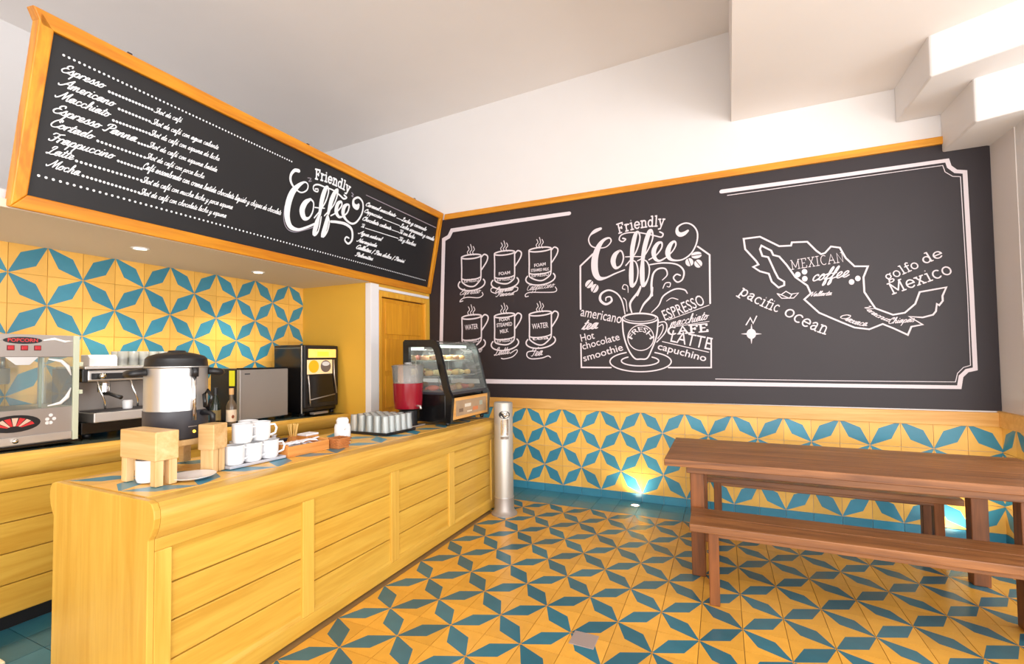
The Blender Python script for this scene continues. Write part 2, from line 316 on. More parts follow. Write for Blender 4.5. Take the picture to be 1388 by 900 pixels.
def ribbon(acc, P, closed=False):
    DEPTH[0] = (DEPTH[0]+1) % 25; base = DEPTH[0]*3e-5
    # P: (x, y, width)
    Q = [P[0]]
    for p in P[1:]:
        if abs(p[0]-Q[-1][0])+abs(p[1]-Q[-1][1]) > 1e-5: Q.append(p)
    n = len(Q)
    if n < 2: return
    L = []; R = []
    for i, (x, y, w_) in enumerate(Q):
        if closed: a, b = Q[i-1], Q[(i+1) % n]
        else: a, b = Q[max(0, i-1)], Q[min(n-1, i+1)]
        d1 = Vector((x-a[0], y-a[1])); d2 = Vector((b[0]-x, b[1]-y))
        if d1.length < 1e-7: d1 = d2
        if d2.length < 1e-7: d2 = d1
        d1.normalize(); d2.normalize(); t = (d1+d2)
        if t.length < 0.2: t = d2
        t.normalize(); nn = Vector((-t.y, t.x)); c = max(0.6, abs(nn.dot(Vector((-d2.y, d2.x)))))
        h = w_/2/c; dz = base+i*1e-6; L.append((x+nn.x*h, y+nn.y*h, dz)); R.append((x-nn.x*h, y-nn.y*h, dz))
    o = len(acc[0]); acc[0].extend(L+R)
    for i in range(n if closed else n-1):
        j = (i+1) % n; acc[1].append((o+n+i, o+n+j, o+j, o+i))
    if not closed:
        for (x, y, w_) in (Q[0], Q[-1]):   # round ends
            if w_ < 0.004: continue
            o = len(acc[0]); acc[0].extend([(x+w_/2*math.cos(PI*k/4), y+w_/2*math.sin(PI*k/4), base+1.5e-5) for k in range(8)]); acc[1].append(tuple(range(o, o+8)))
def text2d(font, txt, h, wgt):
    """returns verts, faces, width with baseline along x"""
    V, F = [], []
    if font == 'sans':
        cu = bpy.data.curves.new('t', 'FONT'); cu.body = txt; cu.size = h*1.37; cu.offset = wgt*0.22; cu.resolution_u = 3
        ob = bpy.data.objects.new('t', cu); COL.objects.link(ob)
        me = bpy.data.meshes.new_from_object(ob.evaluated_get(bpy.context.evaluated_depsgraph_get()))
        V = [(v.co.x, v.co.y, 0.0) for v in me.vertices]; F = [tuple(p.vertices) for p in me.polygons]
        bpy.data.objects.remove(ob); bpy.data.curves.remove(cu); bpy.data.meshes.remove(me)
        x0 = min(v[0] for v in V); x1 = max(v[0] for v in V)
        return [(x-x0, y, z) for x, y, z in V], F, x1-x0
    G, sl = (SCR, 0.42) if font == 'script' else (SER, 0.0)
    x = 0.0; acc = (V, F)
    for ch in txt:
        st, adv = G.get(ch, G[' '])
        for s in st:
            pts = [((x+a+sl*b)*h, b*h, wgt) for a, b in s]
            if font == 'script' or len(pts) > 4: pts = smooth(pts, k=3 if font == 'script' else 2)
            ribbon(acc, pts)
        x += adv + (0.12 if font == 'serif' else 0.0)
    x0 = min(v[0] for v in V); x1 = max(v[0] for v in V)
    return [(a-x0, b, z) for a, b, z in V], F, x1-x0
def place_text(acc, font, txt, h, wgt, bl):
    pts = [(bl[i], bl[i+1]) for i in range(0, len(bl), 2)]
    L = sum(math.dist(pts[i], pts[i+1]) for i in range(len(pts)-1))
    # stroke weight is laid down after fitting the length: pre-compensate
    V, F, W = text2d(font, txt, h, wgt)
    o = len(acc[0])
    a, b = pts[0], pts[-1]
    if len(pts) == 3: m = (2*pts[1][0]-(a[0]+b[0])/2, 2*pts[1][1]-(a[1]+b[1])/2)
    else: m = ((a[0]+b[0])/2, (a[1]+b[1])/2)
    for x, y, z in V:
        t = x/W
        px = (1-t)**2*a[0]+2*t*(1-t)*m[0]+t*t*b[0]; py = (1-t)**2*a[1]+2*t*(1-t)*m[1]+t*t*b[1]
        dx = 2*(1-t)*(m[0]-a[0])+2*t*(b[0]-m[0]); dy = 2*(1-t)*(m[1]-a[1])+2*t*(b[1]-m[1]); l = math.hypot(dx, dy) or 1
        s = math.hypot(b[0]-a[0], b[1]-a[1])
        acc[0].append((px-dy/l*y, py+dx/l*y, z))
    for f in F: acc[1].append(tuple(i+o for i in f))
DRAW=[
('border','s',0,0,[1.7641,2.9357,0.0365,2.6619,2.9259,0.0317,3.3491,2.9229,0.0282,3.3597,2.8719,0.0282,3.3965,2.8279,0.028,3.4494,2.8137,0.0277,3.4536,2.3172,0.0275,3.4573,1.8619,0.0273,3.459,1.2987,0.0271,3.4115,1.2851,0.0273,3.3761,1.242,0.0275,3.3632,1.1582,0.0275,2.571,1.1586,0.0315,1.6729,1.16,0.0362,0.8748,1.1569,0.0406,-0.4094,1.1519,0.048,-1.144,1.1527,0.0524]),
('border','s',0,0,[-1.1521,1.1526,0.0469,-1.1921,1.222,0.0471,-1.2736,1.2654,0.0476,-1.2853,1.6182,0.0478,-1.2665,2.1756,0.0479,-1.2405,2.8415,0.0481,-1.1682,2.8685,0.0477,-1.1267,2.9389,0.0475,-0.3872,2.9416,0.0435,0.3132,2.9383,0.0398]),
('border_inner_line','s',0,0,[1.8121,2.8921,0.0065,2.6609,2.8907,0.0057,3.3216,2.8883,0.0051,3.334,2.8346,0.0051,3.378,2.7917,0.005,3.4226,2.7815,0.005,3.4282,2.3203,0.0049,3.4337,1.8635,0.0049,3.433,1.3256,0.0049,3.392,1.3099,0.0049,3.3564,1.2645,0.0049,3.3423,1.1986,0.0049,2.5721,1.1982,0.0056,1.674,1.2036,0.0065]),
('mug_drawing_0','s',1,1,[-0.7411,2.5977,0.0163,-0.7455,2.5915,0.0163,-0.7582,2.5858,0.0163,-0.7784,2.5809,0.0164,-0.8048,2.5771,0.0164,-0.8356,2.5748,0.0165,-0.8689,2.5741,0.0165,-0.9023,2.575,0.0166,-0.9336,2.5775,0.0167,-0.9606,2.5815,0.0167,-0.9813,2.5866,0.0168,-0.9944,2.5925,0.0168,-0.9988,2.5989,0.0168,-0.9943,2.6052,0.0168,-0.9811,2.611,0.0168,-0.9603,2.616,0.0167,-0.9332,2.6197,0.0167,-0.9019,2.6219,0.0166,-0.8684,2.6225,0.0165,-0.8352,2.6215,0.0165,-0.8044,2.6189,0.0164,-0.778,2.6149,0.0164,-0.7579,2.6098,0.0163,-0.7454,2.604,0.0163,-0.7411,2.5977,0.0163]),
('mug_drawing_0','s',0,1,[-0.9988,2.5989,0.0168,-0.996,2.4675,0.0168,-0.9973,2.3367,0.0167,-0.9778,2.2956,0.0167,-0.9112,2.2558,0.0166,-0.8333,2.25,0.0164,-0.7711,2.2967,0.0163,-0.7457,2.3413,0.0163,-0.7425,2.4694,0.0163,-0.7411,2.5977,0.0163]),
('mug_drawing_0','s',0,1,[-0.7436,2.3617,0.0144,-0.7447,2.3576,0.0145,-0.748,2.3536,0.0145,-0.7534,2.3497,0.0145,-0.7607,2.346,0.0145,-0.7699,2.3425,0.0145,-0.7809,2.3393,0.0145,-0.7934,2.3365,0.0145,-0.8073,2.334,0.0146,-0.8223,2.332,0.0146,-0.8381,2.3304,0.0146,-0.8546,2.3293,0.0146,-0.8713,2.3288,0.0147,-0.8882,2.3288,0.0147,-0.9047,2.3293,0.0147,-0.9207,2.3303,0.0148,-0.936,2.3319,0.0148,-0.9501,2.3339,0.0148,-0.9629,2.3364,0.0148,-0.9741,2.3393,0.0148,-0.9836,2.3425,0.0149,-0.9912,2.3461,0.0149,-0.9966,2.3499,0.0149,-1.0,2.3539,0.0149,-1.001,2.358,0.0149]),
('mug_drawing_0','s',0,1,[-0.7127,2.3205,0.0162,-0.7013,2.3084,0.0162,-0.6948,2.2955,0.0162,-0.6932,2.2821,0.0161,-0.6966,2.2687,0.0162,-0.7049,2.2557,0.0162,-0.7179,2.2433,0.0162,-0.7353,2.232,0.0162,-0.7565,2.2221,0.0163,-0.781,2.2138,0.0163,-0.808,2.2075,0.0164,-0.8369,2.2033,0.0164,-0.8668,2.2013,0.0165,-0.8967,2.2017,0.0165,-0.926,2.2044,0.0166,-0.9535,2.2094,0.0166,-0.9786,2.2164,0.0167,-1.0005,2.2255,0.0167,-1.0184,2.2362,0.0168,-1.0318,2.2482,0.0168,-1.0403,2.2612,0.0168,-1.0437,2.2748,0.0168,-1.0417,2.2886,0.0168,-1.0345,2.3022,0.0168,-1.0223,2.3151,0.0168]),
('mug_drawing_0','s',0,1,[-0.7375,2.5768,0.0163,-0.6991,2.6071,0.0162,-0.6558,2.5804,0.0161,-0.6678,2.522,0.0161,-0.7352,2.4328,0.0162]),
('mug_drawing_0','s',0,1,[-0.9037,2.6192,0.0092,-0.9191,2.6556,0.0092,-0.8952,2.6844,0.0092,-0.9106,2.7208,0.0092]),
('mug_drawing_0','s',0,1,[-0.8685,2.6156,0.0092,-0.8838,2.6519,0.0092,-0.86,2.6805,0.0092,-0.8751,2.7412,0.0092]),
('mug_drawing_0','s',0,1,[-0.8335,2.612,0.0091,-0.8487,2.6482,0.0092,-0.8251,2.6767,0.0091,-0.8402,2.713,0.0092]),
('mug_drawing_0t','t','sans','ESPRESSO',0.0411,0.0036,[-0.9659,2.301,-0.7749,2.301]),
('mug_drawing_0n','t','script','Espresso',0.0341,0.0054,[-1.0228,2.1594,-0.74,2.1662]),
('mug_drawing_0','s',0,1,[-0.7304,2.1707,0.0108,-0.7212,2.1394,0.0108,-0.7788,2.1125,0.0109,-0.9144,2.1263,0.011,-0.9934,2.114,0.0111,-1.0235,2.0811,0.0112,-0.9837,2.0874,0.0111]),
('mug_drawing_1','s',1,1,[-0.3195,2.5962,0.0155,-0.3238,2.5902,0.0155,-0.3361,2.5847,0.0155,-0.3557,2.5799,0.0155,-0.3813,2.5763,0.0156,-0.4112,2.5741,0.0156,-0.4435,2.5733,0.0157,-0.4759,2.5742,0.0158,-0.5062,2.5767,0.0158,-0.5324,2.5805,0.0159,-0.5525,2.5854,0.0159,-0.5651,2.5912,0.0159,-0.5694,2.5973,0.016,-0.565,2.6034,0.0159,-0.5522,2.609,0.0159,-0.532,2.6138,0.0159,-0.5057,2.6174,0.0158,-0.4753,2.6196,0.0158,-0.4429,2.6202,0.0157,-0.4107,2.6192,0.0157,-0.3808,2.6167,0.0156,-0.3553,2.6128,0.0155,-0.3358,2.6079,0.0155,-0.3236,2.6022,0.0155,-0.3195,2.5962,0.0155]),
('mug_drawing_1','s',0,1,[-0.5694,2.5973,0.016,-0.5673,2.4577,0.0159,-0.5689,2.3187,0.0159,-0.5508,2.2794,0.0159,-0.4839,2.254,0.0157,-0.4111,2.2484,0.0156,-0.3486,2.28,0.0155,-0.3248,2.3236,0.0154,-0.3213,2.4597,0.0155,-0.3195,2.5962,0.0155]),
('mug_drawing_1','s',0,1,[-0.3228,2.3433,0.0137,-0.3239,2.3394,0.0137,-0.327,2.3355,0.0137,-0.3322,2.3317,0.0137,-0.3394,2.3281,0.0138,-0.3483,2.3247,0.0138,-0.359,2.3216,0.0138,-0.3711,2.3188,0.0138,-0.3846,2.3164,0.0138,-0.3991,2.3144,0.0139,-0.4145,2.3128,0.0139,-0.4304,2.3118,0.0139,-0.4467,2.3112,0.0139,-0.463,2.3112,0.014,-0.479,2.3116,0.014,-0.4946,2.3126,0.014,-0.5093,2.3141,0.014,-0.523,2.316,0.0141,-0.5354,2.3184,0.0141,-0.5463,2.3212,0.0141,-0.5555,2.3243,0.0141,-0.5628,2.3277,0.0141,-0.5681,2.3314,0.0141,-0.5713,2.3352,0.0141,-0.5724,2.3392,0.0142]),
('mug_drawing_1','s',0,1,[-0.2945,2.3035,0.0154,-0.2836,2.2918,0.0154,-0.2773,2.2793,0.0153,-0.2758,2.2664,0.0153,-0.2791,2.2535,0.0153,-0.2872,2.2409,0.0154,-0.2997,2.2289,0.0154,-0.3164,2.2179,0.0154,-0.3368,2.2083,0.0155,-0.3603,2.2003,0.0155,-0.3863,2.1942,0.0155,-0.414,2.19,0.0156,-0.4427,2.1881,0.0157,-0.4715,2.1884,0.0157,-0.4995,2.1909,0.0158,-0.526,2.1957,0.0158,-0.5501,2.2025,0.0159,-0.571,2.2112,0.0159,-0.5882,2.2215,0.0159,-0.6011,2.2331,0.016,-0.6092,2.2456,0.016,-0.6124,2.2588,0.016,-0.6105,2.2721,0.016,-0.6035,2.2852,0.016,-0.5918,2.2977,0.016]),
('mug_drawing_1','s',0,1,[-0.3162,2.576,0.0155,-0.2802,2.6052,0.0154,-0.2399,2.5795,0.0153,-0.2512,2.523,0.0153,-0.3144,2.4368,0.0154]),
('mug_drawing_1','s',0,1,[-0.4759,2.617,0.0088,-0.4901,2.6521,0.0088,-0.4678,2.6799,0.0088,-0.482,2.7152,0.0088]),
('mug_drawing_1','s',0,1,[-0.443,2.6135,0.0087,-0.4572,2.6485,0.0087,-0.4349,2.6762,0.0087,-0.4488,2.7348,0.0087]),
('mug_drawing_1','s',0,1,[-0.4103,2.61,0.0087,-0.4244,2.6449,0.0087,-0.4023,2.6726,0.0087,-0.4164,2.7076,0.0087]),
('mug_drawing_1t','t','sans','ESPRESSO',0.0397,0.0034,[-0.5396,2.2843,-0.3521,2.2845]),
('mug_drawing_1t','t','sans','FOAM',0.0365,0.0052,[-0.5167,2.3484,-0.3764,2.3541]),
('mug_drawing_1n','t','script','Espresso',0.0297,0.0086,[-0.5615,2.154,-0.325,2.1708]),
('mug_drawing_1n','t','script','Panna',0.0264,0.0051,[-0.562,2.1087,-0.3257,2.1164]),
('mug_drawing_1','s',0,1,[-0.5608,2.2128,0.0106,-0.6111,2.2081,0.0107,-0.6116,2.1693,0.0106,-0.5524,2.145,0.0106]),
('mug_drawing_1','s',0,1,[-0.3246,2.2038,0.0103,-0.2874,2.1928,0.0102,-0.2949,2.1604,0.0102,-0.3342,2.15,0.0103]),
('mug_drawing_2','s',1,1,[0.1063,2.5888,0.0147,0.102,2.583,0.0147,0.0894,2.5777,0.0147,0.0694,2.5731,0.0147,0.0433,2.5696,0.0148,0.0128,2.5674,0.0148,-0.0201,2.5667,0.0149,-0.0532,2.5675,0.015,-0.0842,2.5699,0.015,-0.1109,2.5736,0.0151,-0.1314,2.5783,0.0151,-0.1443,2.5839,0.0151,-0.1487,2.5898,0.0151,-0.1442,2.5957,0.0151,-0.1311,2.6012,0.0151,-0.1104,2.6058,0.0151,-0.0836,2.6092,0.015,-0.0526,2.6113,0.015,-0.0195,2.6119,0.0149,0.0134,2.611,0.0148,0.0439,2.6085,0.0148,0.0699,2.6048,0.0147,0.0898,2.6001,0.0147,0.1022,2.5946,0.0147,0.1063,2.5888,0.0147]),
('mug_drawing_2','s',0,1,[-0.1487,2.5898,0.0151,-0.147,2.459,0.0151,-0.1488,2.3287,0.0151,-0.132,2.2919,0.0151,-0.0586,2.2568,0.0149,0.0092,2.2514,0.0148,0.0786,2.2905,0.0147,0.1009,2.3337,0.0146,0.1044,2.4611,0.0147,0.1063,2.5888,0.0147]),
('mug_drawing_2','s',0,1,[0.1028,2.3527,0.013,0.1017,2.3489,0.013,0.0984,2.3452,0.013,0.0931,2.3415,0.013,0.0859,2.3381,0.013,0.0767,2.3348,0.0131,0.0659,2.3318,0.0131,0.0535,2.329,0.0131,0.0397,2.3267,0.0131,0.0249,2.3248,0.0131,0.0092,2.3233,0.0132,-0.007,2.3222,0.0132,-0.0237,2.3217,0.0132,-0.0403,2.3216,0.0132,-0.0567,2.322,0.0133,-0.0726,2.323,0.0133,-0.0876,2.3244,0.0133,-0.1016,2.3262,0.0134,-0.1143,2.3285,0.0134,-0.1254,2.3312,0.0134,-0.1348,2.3342,0.0134,-0.1423,2.3375,0.0134,-0.1477,2.3411,0.0134,-0.1509,2.3448,0.0134,-0.152,2.3486,0.0134]),
('mug_drawing_2','s',0,1,[0.1278,2.3143,0.0146,0.1386,2.303,0.0146,0.1448,2.291,0.0146,0.1463,2.2785,0.0145,0.143,2.266,0.0146,0.135,2.2538,0.0146,0.1225,2.2422,0.0146,0.1058,2.2317,0.0146,0.0855,2.2224,0.0147,0.062,2.2146,0.0147,0.036,2.2086,0.0147,0.0083,2.2046,0.0148,-0.0203,2.2027,0.0149,-0.049,2.203,0.0149,-0.077,2.2054,0.015,-0.1034,2.21,0.015,-0.1274,2.2166,0.0151,-0.1483,2.2249,0.0151,-0.1655,2.2349,0.0151,-0.1783,2.2461,0.0152,-0.1864,2.2582,0.0152,-0.1895,2.2709,0.0152,-0.1876,2.2838,0.0152,-0.1807,2.2965,0.0152,-0.1689,2.3085,0.0151]),
('mug_drawing_2','s',0,1,[0.1094,2.5693,0.0147,0.143,2.5976,0.0146,0.1805,2.5727,0.0145,0.1698,2.5182,0.0145,0.1107,2.4349,0.0146]),
('mug_drawing_2','s',0,1,[-0.0502,2.6088,0.0083,-0.0634,2.6428,0.0083,-0.0425,2.6696,0.0083,-0.0557,2.7036,0.0083]),
('mug_drawing_2','s',0,1,[-0.0196,2.6055,0.0083,-0.0327,2.6393,0.0083,-0.0119,2.6661,0.0083,-0.0247,2.7226,0.0083]),
('mug_drawing_2','s',0,1,[0.0109,2.6021,0.0083,-0.0022,2.6358,0.0083,0.0186,2.6626,0.0082,0.0055,2.6964,0.0083]),
('mug_drawing_2t','t','sans','ESPRESSO',0.0383,0.0033,[-0.1216,2.296,0.0753,2.2955]),
('mug_drawing_2t','t','sans','FOAM',0.0353,0.0049,[-0.0891,2.4039,0.0435,2.4102]),
('mug_drawing_2t','t','sans','STEAMED MILK',0.0319,0.0049,[-0.1277,2.3537,0.0795,2.354]),
('mug_drawing_2n','t','script','Cappuccino',0.0348,0.0048,[-0.1755,2.152,0.1463,2.169]),
('mug_drawing_2','s',0,1,[0.1463,2.169,0.0097,0.1623,2.1361,0.0097,0.129,2.1147,0.0097,-0.0045,2.1207,0.0099,-0.1411,2.1301,0.01,-0.1935,2.1125,0.0101,-0.1939,2.0848,0.0101,-0.1625,2.0893,0.0101]),
('mug_drawing_3','s',1,1,[-0.7428,1.9012,0.0162,-0.7471,1.8948,0.0162,-0.7598,1.8884,0.0162,-0.7799,1.8824,0.0163,-0.8062,1.8773,0.0163,-0.8369,1.8733,0.0164,-0.8701,1.8707,0.0164,-0.9033,1.8698,0.0165,-0.9345,1.8705,0.0166,-0.9614,1.873,0.0166,-0.982,1.8769,0.0166,-0.995,1.8821,0.0167,-0.9994,1.8881,0.0167,-0.9949,1.8946,0.0167,-0.9818,1.9011,0.0166,-0.961,1.9072,0.0166,-0.9341,1.9124,0.0166,-0.9029,1.9163,0.0165,-0.8696,1.9188,0.0164,-0.8365,1.9196,0.0164,-0.8058,1.9187,0.0163,-0.7796,1.9162,0.0163,-0.7595,1.9122,0.0162,-0.747,1.9071,0.0162,-0.7428,1.9012,0.0162]),
('mug_drawing_3','s',0,1,[-0.9994,1.8881,0.0167,-0.9967,1.7563,0.0167,-0.9979,1.6248,0.0166,-0.9785,1.5851,0.0166,-0.9121,1.5579,0.0165,-0.8345,1.5564,0.0163,-0.7727,1.5976,0.0162,-0.7474,1.6433,0.0162,-0.7442,1.7721,0.0162,-0.7428,1.9012,0.0162]),
('mug_drawing_3','s',0,1,[-0.7453,1.6635,0.0144,-0.7464,1.6595,0.0144,-0.7497,1.6553,0.0144,-0.755,1.6512,0.0144,-0.7623,1.6471,0.0144,-0.7715,1.6431,0.0144,-0.7824,1.6393,0.0144,-0.7949,1.6358,0.0144,-0.8087,1.6326,0.0145,-0.8236,1.6297,0.0145,-0.8394,1.6273,0.0145,-0.8558,1.6253,0.0145,-0.8725,1.6239,0.0146,-0.8893,1.6229,0.0146,-0.9058,1.6225,0.0146,-0.9217,1.6227,0.0147,-0.9369,1.6234,0.0147,-0.951,1.6246,0.0147,-0.9637,1.6264,0.0147,-0.9749,1.6286,0.0148,-0.9843,1.6313,0.0148,-0.9918,1.6344,0.0148,-0.9973,1.6379,0.0148,-1.0006,1.6417,0.0148,-1.0017,1.6457,0.0148]),
('mug_drawing_3','s',0,1,[-0.7145,1.6245,0.0161,-0.7032,1.6131,0.0161,-0.6966,1.6006,0.0161,-0.6951,1.5874,0.016,-0.6985,1.574,0.0161,-0.7067,1.5606,0.0161,-0.7197,1.5476,0.0161,-0.737,1.5354,0.0161,-0.7581,1.5244,0.0162,-0.7825,1.5149,0.0162,-0.8095,1.5071,0.0163,-0.8382,1.5014,0.0163,-0.868,1.4978,0.0164,-0.8978,1.4965,0.0164,-0.9269,1.4975,0.0165,-0.9544,1.5009,0.0165,-0.9794,1.5066,0.0166,-1.0011,1.5143,0.0166,-1.019,1.5239,0.0167,-1.0323,1.5351,0.0167,-1.0408,1.5476,0.0167,-1.0441,1.5609,0.0167,-1.0422,1.5747,0.0167,-1.035,1.5885,0.0167,-1.0228,1.6019,0.0167]),
('mug_drawing_3','s',0,1,[-0.7392,1.8806,0.0162,-0.7009,1.9128,0.0161,-0.6578,1.8887,0.016,-0.6697,1.8301,0.016,-0.7369,1.7379,0.0161]),
('mug_drawing_3','s',0,1,[-0.9047,1.9136,0.0092,-0.92,1.9488,0.0092,-0.8963,1.9786,0.0092,-0.9115,2.0139,0.0092]),
('mug_drawing_3','s',0,1,[-0.8696,1.9119,0.0091,-0.8849,1.947,0.0091,-0.8612,1.9767,0.0091,-0.8762,2.036,0.0091]),
('mug_drawing_3','s',0,1,[-0.8348,1.9102,0.0091,-0.8499,1.9453,0.0091,-0.8264,1.9749,0.0091,-0.8415,2.01,0.0091]),
('mug_drawing_3t','t','sans','ESPRESSO',0.0408,0.0036,[-0.9667,1.5911,-0.7765,1.6017]),
('mug_drawing_3t','t','sans','WATER',0.0613,0.0054,[-0.9573,1.7449,-0.7863,1.7563]),
('mug_drawing_3n','t','script','Americano',0.0338,0.0054,[-1.0192,1.4649,-0.7282,1.4867]),
('mug_drawing_4','s',1,1,[-0.3285,1.8985,0.0154,-0.3327,1.8923,0.0154,-0.345,1.8861,0.0154,-0.3645,1.8803,0.0155,-0.3901,1.8752,0.0155,-0.4199,1.8713,0.0156,-0.4521,1.8688,0.0156,-0.4844,1.8678,0.0157,-0.5146,1.8685,0.0157,-0.5407,1.8708,0.0158,-0.5607,1.8745,0.0158,-0.5733,1.8795,0.0159,-0.5776,1.8853,0.0159,-0.5732,1.8916,0.0159,-0.5604,1.898,0.0158,-0.5403,1.9039,0.0158,-0.5141,1.9089,0.0157,-0.4838,1.9128,0.0157,-0.4515,1.9152,0.0156,-0.4193,1.9161,0.0156,-0.3896,1.9153,0.0155,-0.3641,1.9129,0.0155,-0.3447,1.9092,0.0154,-0.3326,1.9042,0.0154,-0.3285,1.8985,0.0154]),
('mug_drawing_4','s',0,1,[-0.5776,1.8853,0.0159,-0.5754,1.7537,0.0158,-0.5769,1.6223,0.0158,-0.5589,1.5844,0.0158,-0.4921,1.5663,0.0157,-0.4196,1.5648,0.0155,-0.3573,1.5963,0.0154,-0.3336,1.6409,0.0154,-0.3301,1.7696,0.0154,-0.3285,1.8985,0.0154]),
('mug_drawing_4','s',0,1,[-0.3315,1.6605,0.0137,-0.3326,1.6566,0.0137,-0.3358,1.6526,0.0137,-0.341,1.6485,0.0137,-0.3481,1.6446,0.0137,-0.357,1.6407,0.0137,-0.3676,1.637,0.0137,-0.3797,1.6336,0.0137,-0.3931,1.6304,0.0138,-0.4076,1.6276,0.0138,-0.4229,1.6252,0.0138,-0.4388,1.6233,0.0138,-0.4551,1.6218,0.0139,-0.4713,1.6208,0.0139,-0.4873,1.6204,0.0139,-0.5028,1.6205,0.0139,-0.5175,1.6211,0.014,-0.5312,1.6223,0.014,-0.5436,1.624,0.014,-0.5544,1.6261,0.014,-0.5636,1.6287,0.014,-0.5709,1.6317,0.0141,-0.5761,1.635,0.0141,-0.5793,1.6386,0.0141,-0.5804,1.6425,0.0141]),
('mug_drawing_4','s',0,1,[-0.3033,1.6227,0.0153,-0.2925,1.6117,0.0153,-0.2862,1.5996,0.0153,-0.2847,1.5869,0.0153,-0.288,1.5739,0.0153,-0.296,1.5609,0.0153,-0.3085,1.5483,0.0153,-0.3251,1.5365,0.0153,-0.3455,1.5259,0.0154,-0.3689,1.5166,0.0154,-0.3948,1.509,0.0155,-0.4225,1.5034,0.0155,-0.4511,1.4999,0.0156,-0.4798,1.4985,0.0156,-0.5078,1.4995,0.0157,-0.5341,1.5027,0.0157,-0.5582,1.5081,0.0158,-0.579,1.5156,0.0158,-0.5962,1.5248,0.0158,-0.609,1.5356,0.0159,-0.6171,1.5476,0.0159,-0.6203,1.5605,0.0159,-0.6184,1.5738,0.0159,-0.6114,1.5872,0.0159,-0.5997,1.6003,0.0159]),
('mug_drawing_4','s',0,1,[-0.3252,1.8786,0.0154,-0.2893,1.9097,0.0153,-0.249,1.8865,0.0152,-0.2603,1.8298,0.0153,-0.3234,1.7406,0.0154]),
('mug_drawing_4','s',0,1,[-0.4843,1.9102,0.0087,-0.4986,1.9443,0.0087,-0.4763,1.9731,0.0087,-0.4905,2.0072,0.0087]),
('mug_drawing_4','s',0,1,[-0.4516,1.9086,0.0087,-0.4657,1.9426,0.0087,-0.4435,1.9713,0.0087,-0.4574,2.0286,0.0087]),
('mug_drawing_4','s',0,1,[-0.419,1.907,0.0086,-0.433,1.9409,0.0087,-0.411,1.9695,0.0086,-0.425,2.0035,0.0087]),
('mug_drawing_4t','t','sans','ESPRESSO',0.0394,0.0034,[-0.5477,1.5899,-0.3608,1.6005]),
('mug_drawing_4t','t','sans','FOAM',0.0363,0.0052,[-0.5156,1.8245,-0.3901,1.8366]),
('mug_drawing_4t','t','sans','STEAMED',0.0428,0.0051,[-0.5494,1.764,-0.3586,1.7744]),
('mug_drawing_4t','t','sans','MILK',0.0429,0.0052,[-0.5062,1.6908,-0.4025,1.705]),
('mug_drawing_4n','t','script','Latte',0.0427,0.0072,[-0.5882,1.443,-0.3876,1.4655]),
('mug_drawing_4','s',0,1,[-0.3876,1.4655,0.0103,-0.3158,1.5054,0.0102,-0.3037,1.4807,0.0102,-0.3612,1.4274,0.0103,-0.4604,1.4052,0.0104,-0.4967,1.4121,0.0104]),
('mug_drawing_5','s',1,1,[0.0993,1.8995,0.0146,0.095,1.8935,0.0146,0.0824,1.8874,0.0146,0.0625,1.8817,0.0146,0.0365,1.8767,0.0147,0.006,1.8728,0.0148,-0.0268,1.8701,0.0148,-0.0597,1.869,0.0149,-0.0906,1.8696,0.0149,-0.1172,1.8716,0.015,-0.1377,1.8752,0.015,-0.1505,1.8799,0.015,-0.1549,1.8856,0.0151,-0.1504,1.8917,0.0151,-0.1374,1.8978,0.015,-0.1168,1.9036,0.015,-0.09,1.9086,0.0149,-0.0591,1.9125,0.0149,-0.0261,1.915,0.0148,0.0067,1.916,0.0148,0.037,1.9154,0.0147,0.063,1.9132,0.0147,0.0828,1.9097,0.0146,0.0951,1.905,0.0146,0.0993,1.8995,0.0146]),
('mug_drawing_5','s',0,1,[-0.1549,1.8856,0.0151,-0.1532,1.76,0.015,-0.1549,1.6347,0.015,-0.1381,1.5992,0.015,-0.0652,1.5574,0.0148,0.0024,1.556,0.0147,0.0717,1.61,0.0146,0.0939,1.6541,0.0146,0.0974,1.7767,0.0146,0.0993,1.8995,0.0146]),
('mug_drawing_5','s',0,1,[0.0959,1.673,0.0129,0.0948,1.6692,0.0129,0.0915,1.6653,0.0129,0.0863,1.6614,0.013,0.079,1.6575,0.013,0.0699,1.6537,0.013,0.0591,1.6501,0.013,0.0467,1.6467,0.013,0.033,1.6436,0.013,0.0183,1.6408,0.0131,0.0026,1.6384,0.0131,-0.0136,1.6365,0.0131,-0.0301,1.635,0.0131,-0.0467,1.6339,0.0132,-0.0631,1.6334,0.0132,-0.0789,1.6334,0.0132,-0.0939,1.634,0.0133,-0.1078,1.635,0.0133,-0.1205,1.6365,0.0133,-0.1316,1.6385,0.0133,-0.1409,1.641,0.0133,-0.1484,1.6438,0.0133,-0.1537,1.647,0.0134,-0.157,1.6505,0.0134,-0.1581,1.6542,0.0134]),
('mug_drawing_5','s',0,1,[0.1208,1.6364,0.0145,0.1316,1.6258,0.0145,0.1378,1.6142,0.0145,0.1393,1.602,0.0145,0.136,1.5894,0.0145,0.128,1.5768,0.0145,0.1155,1.5646,0.0145,0.0989,1.5532,0.0145,0.0786,1.5428,0.0146,0.0552,1.5337,0.0146,0.0293,1.5263,0.0147,0.0018,1.5207,0.0147,-0.0268,1.5172,0.0148,-0.0554,1.5158,0.0148,-0.0833,1.5166,0.0149,-0.1096,1.5196,0.0149,-0.1336,1.5247,0.015,-0.1544,1.5318,0.015,-0.1715,1.5407,0.015,-0.1843,1.5511,0.0151,-0.1923,1.5627,0.0151,-0.1955,1.5751,0.0151,-0.1935,1.588,0.0151,-0.1866,1.6009,0.0151,-0.1749,1.6135,0.0151]),
('mug_drawing_5','s',0,1,[0.1023,1.8803,0.0146,0.1358,1.9103,0.0145,0.1732,1.8878,0.0144,0.1626,1.8332,0.0145,0.1036,1.7471,0.0146]),
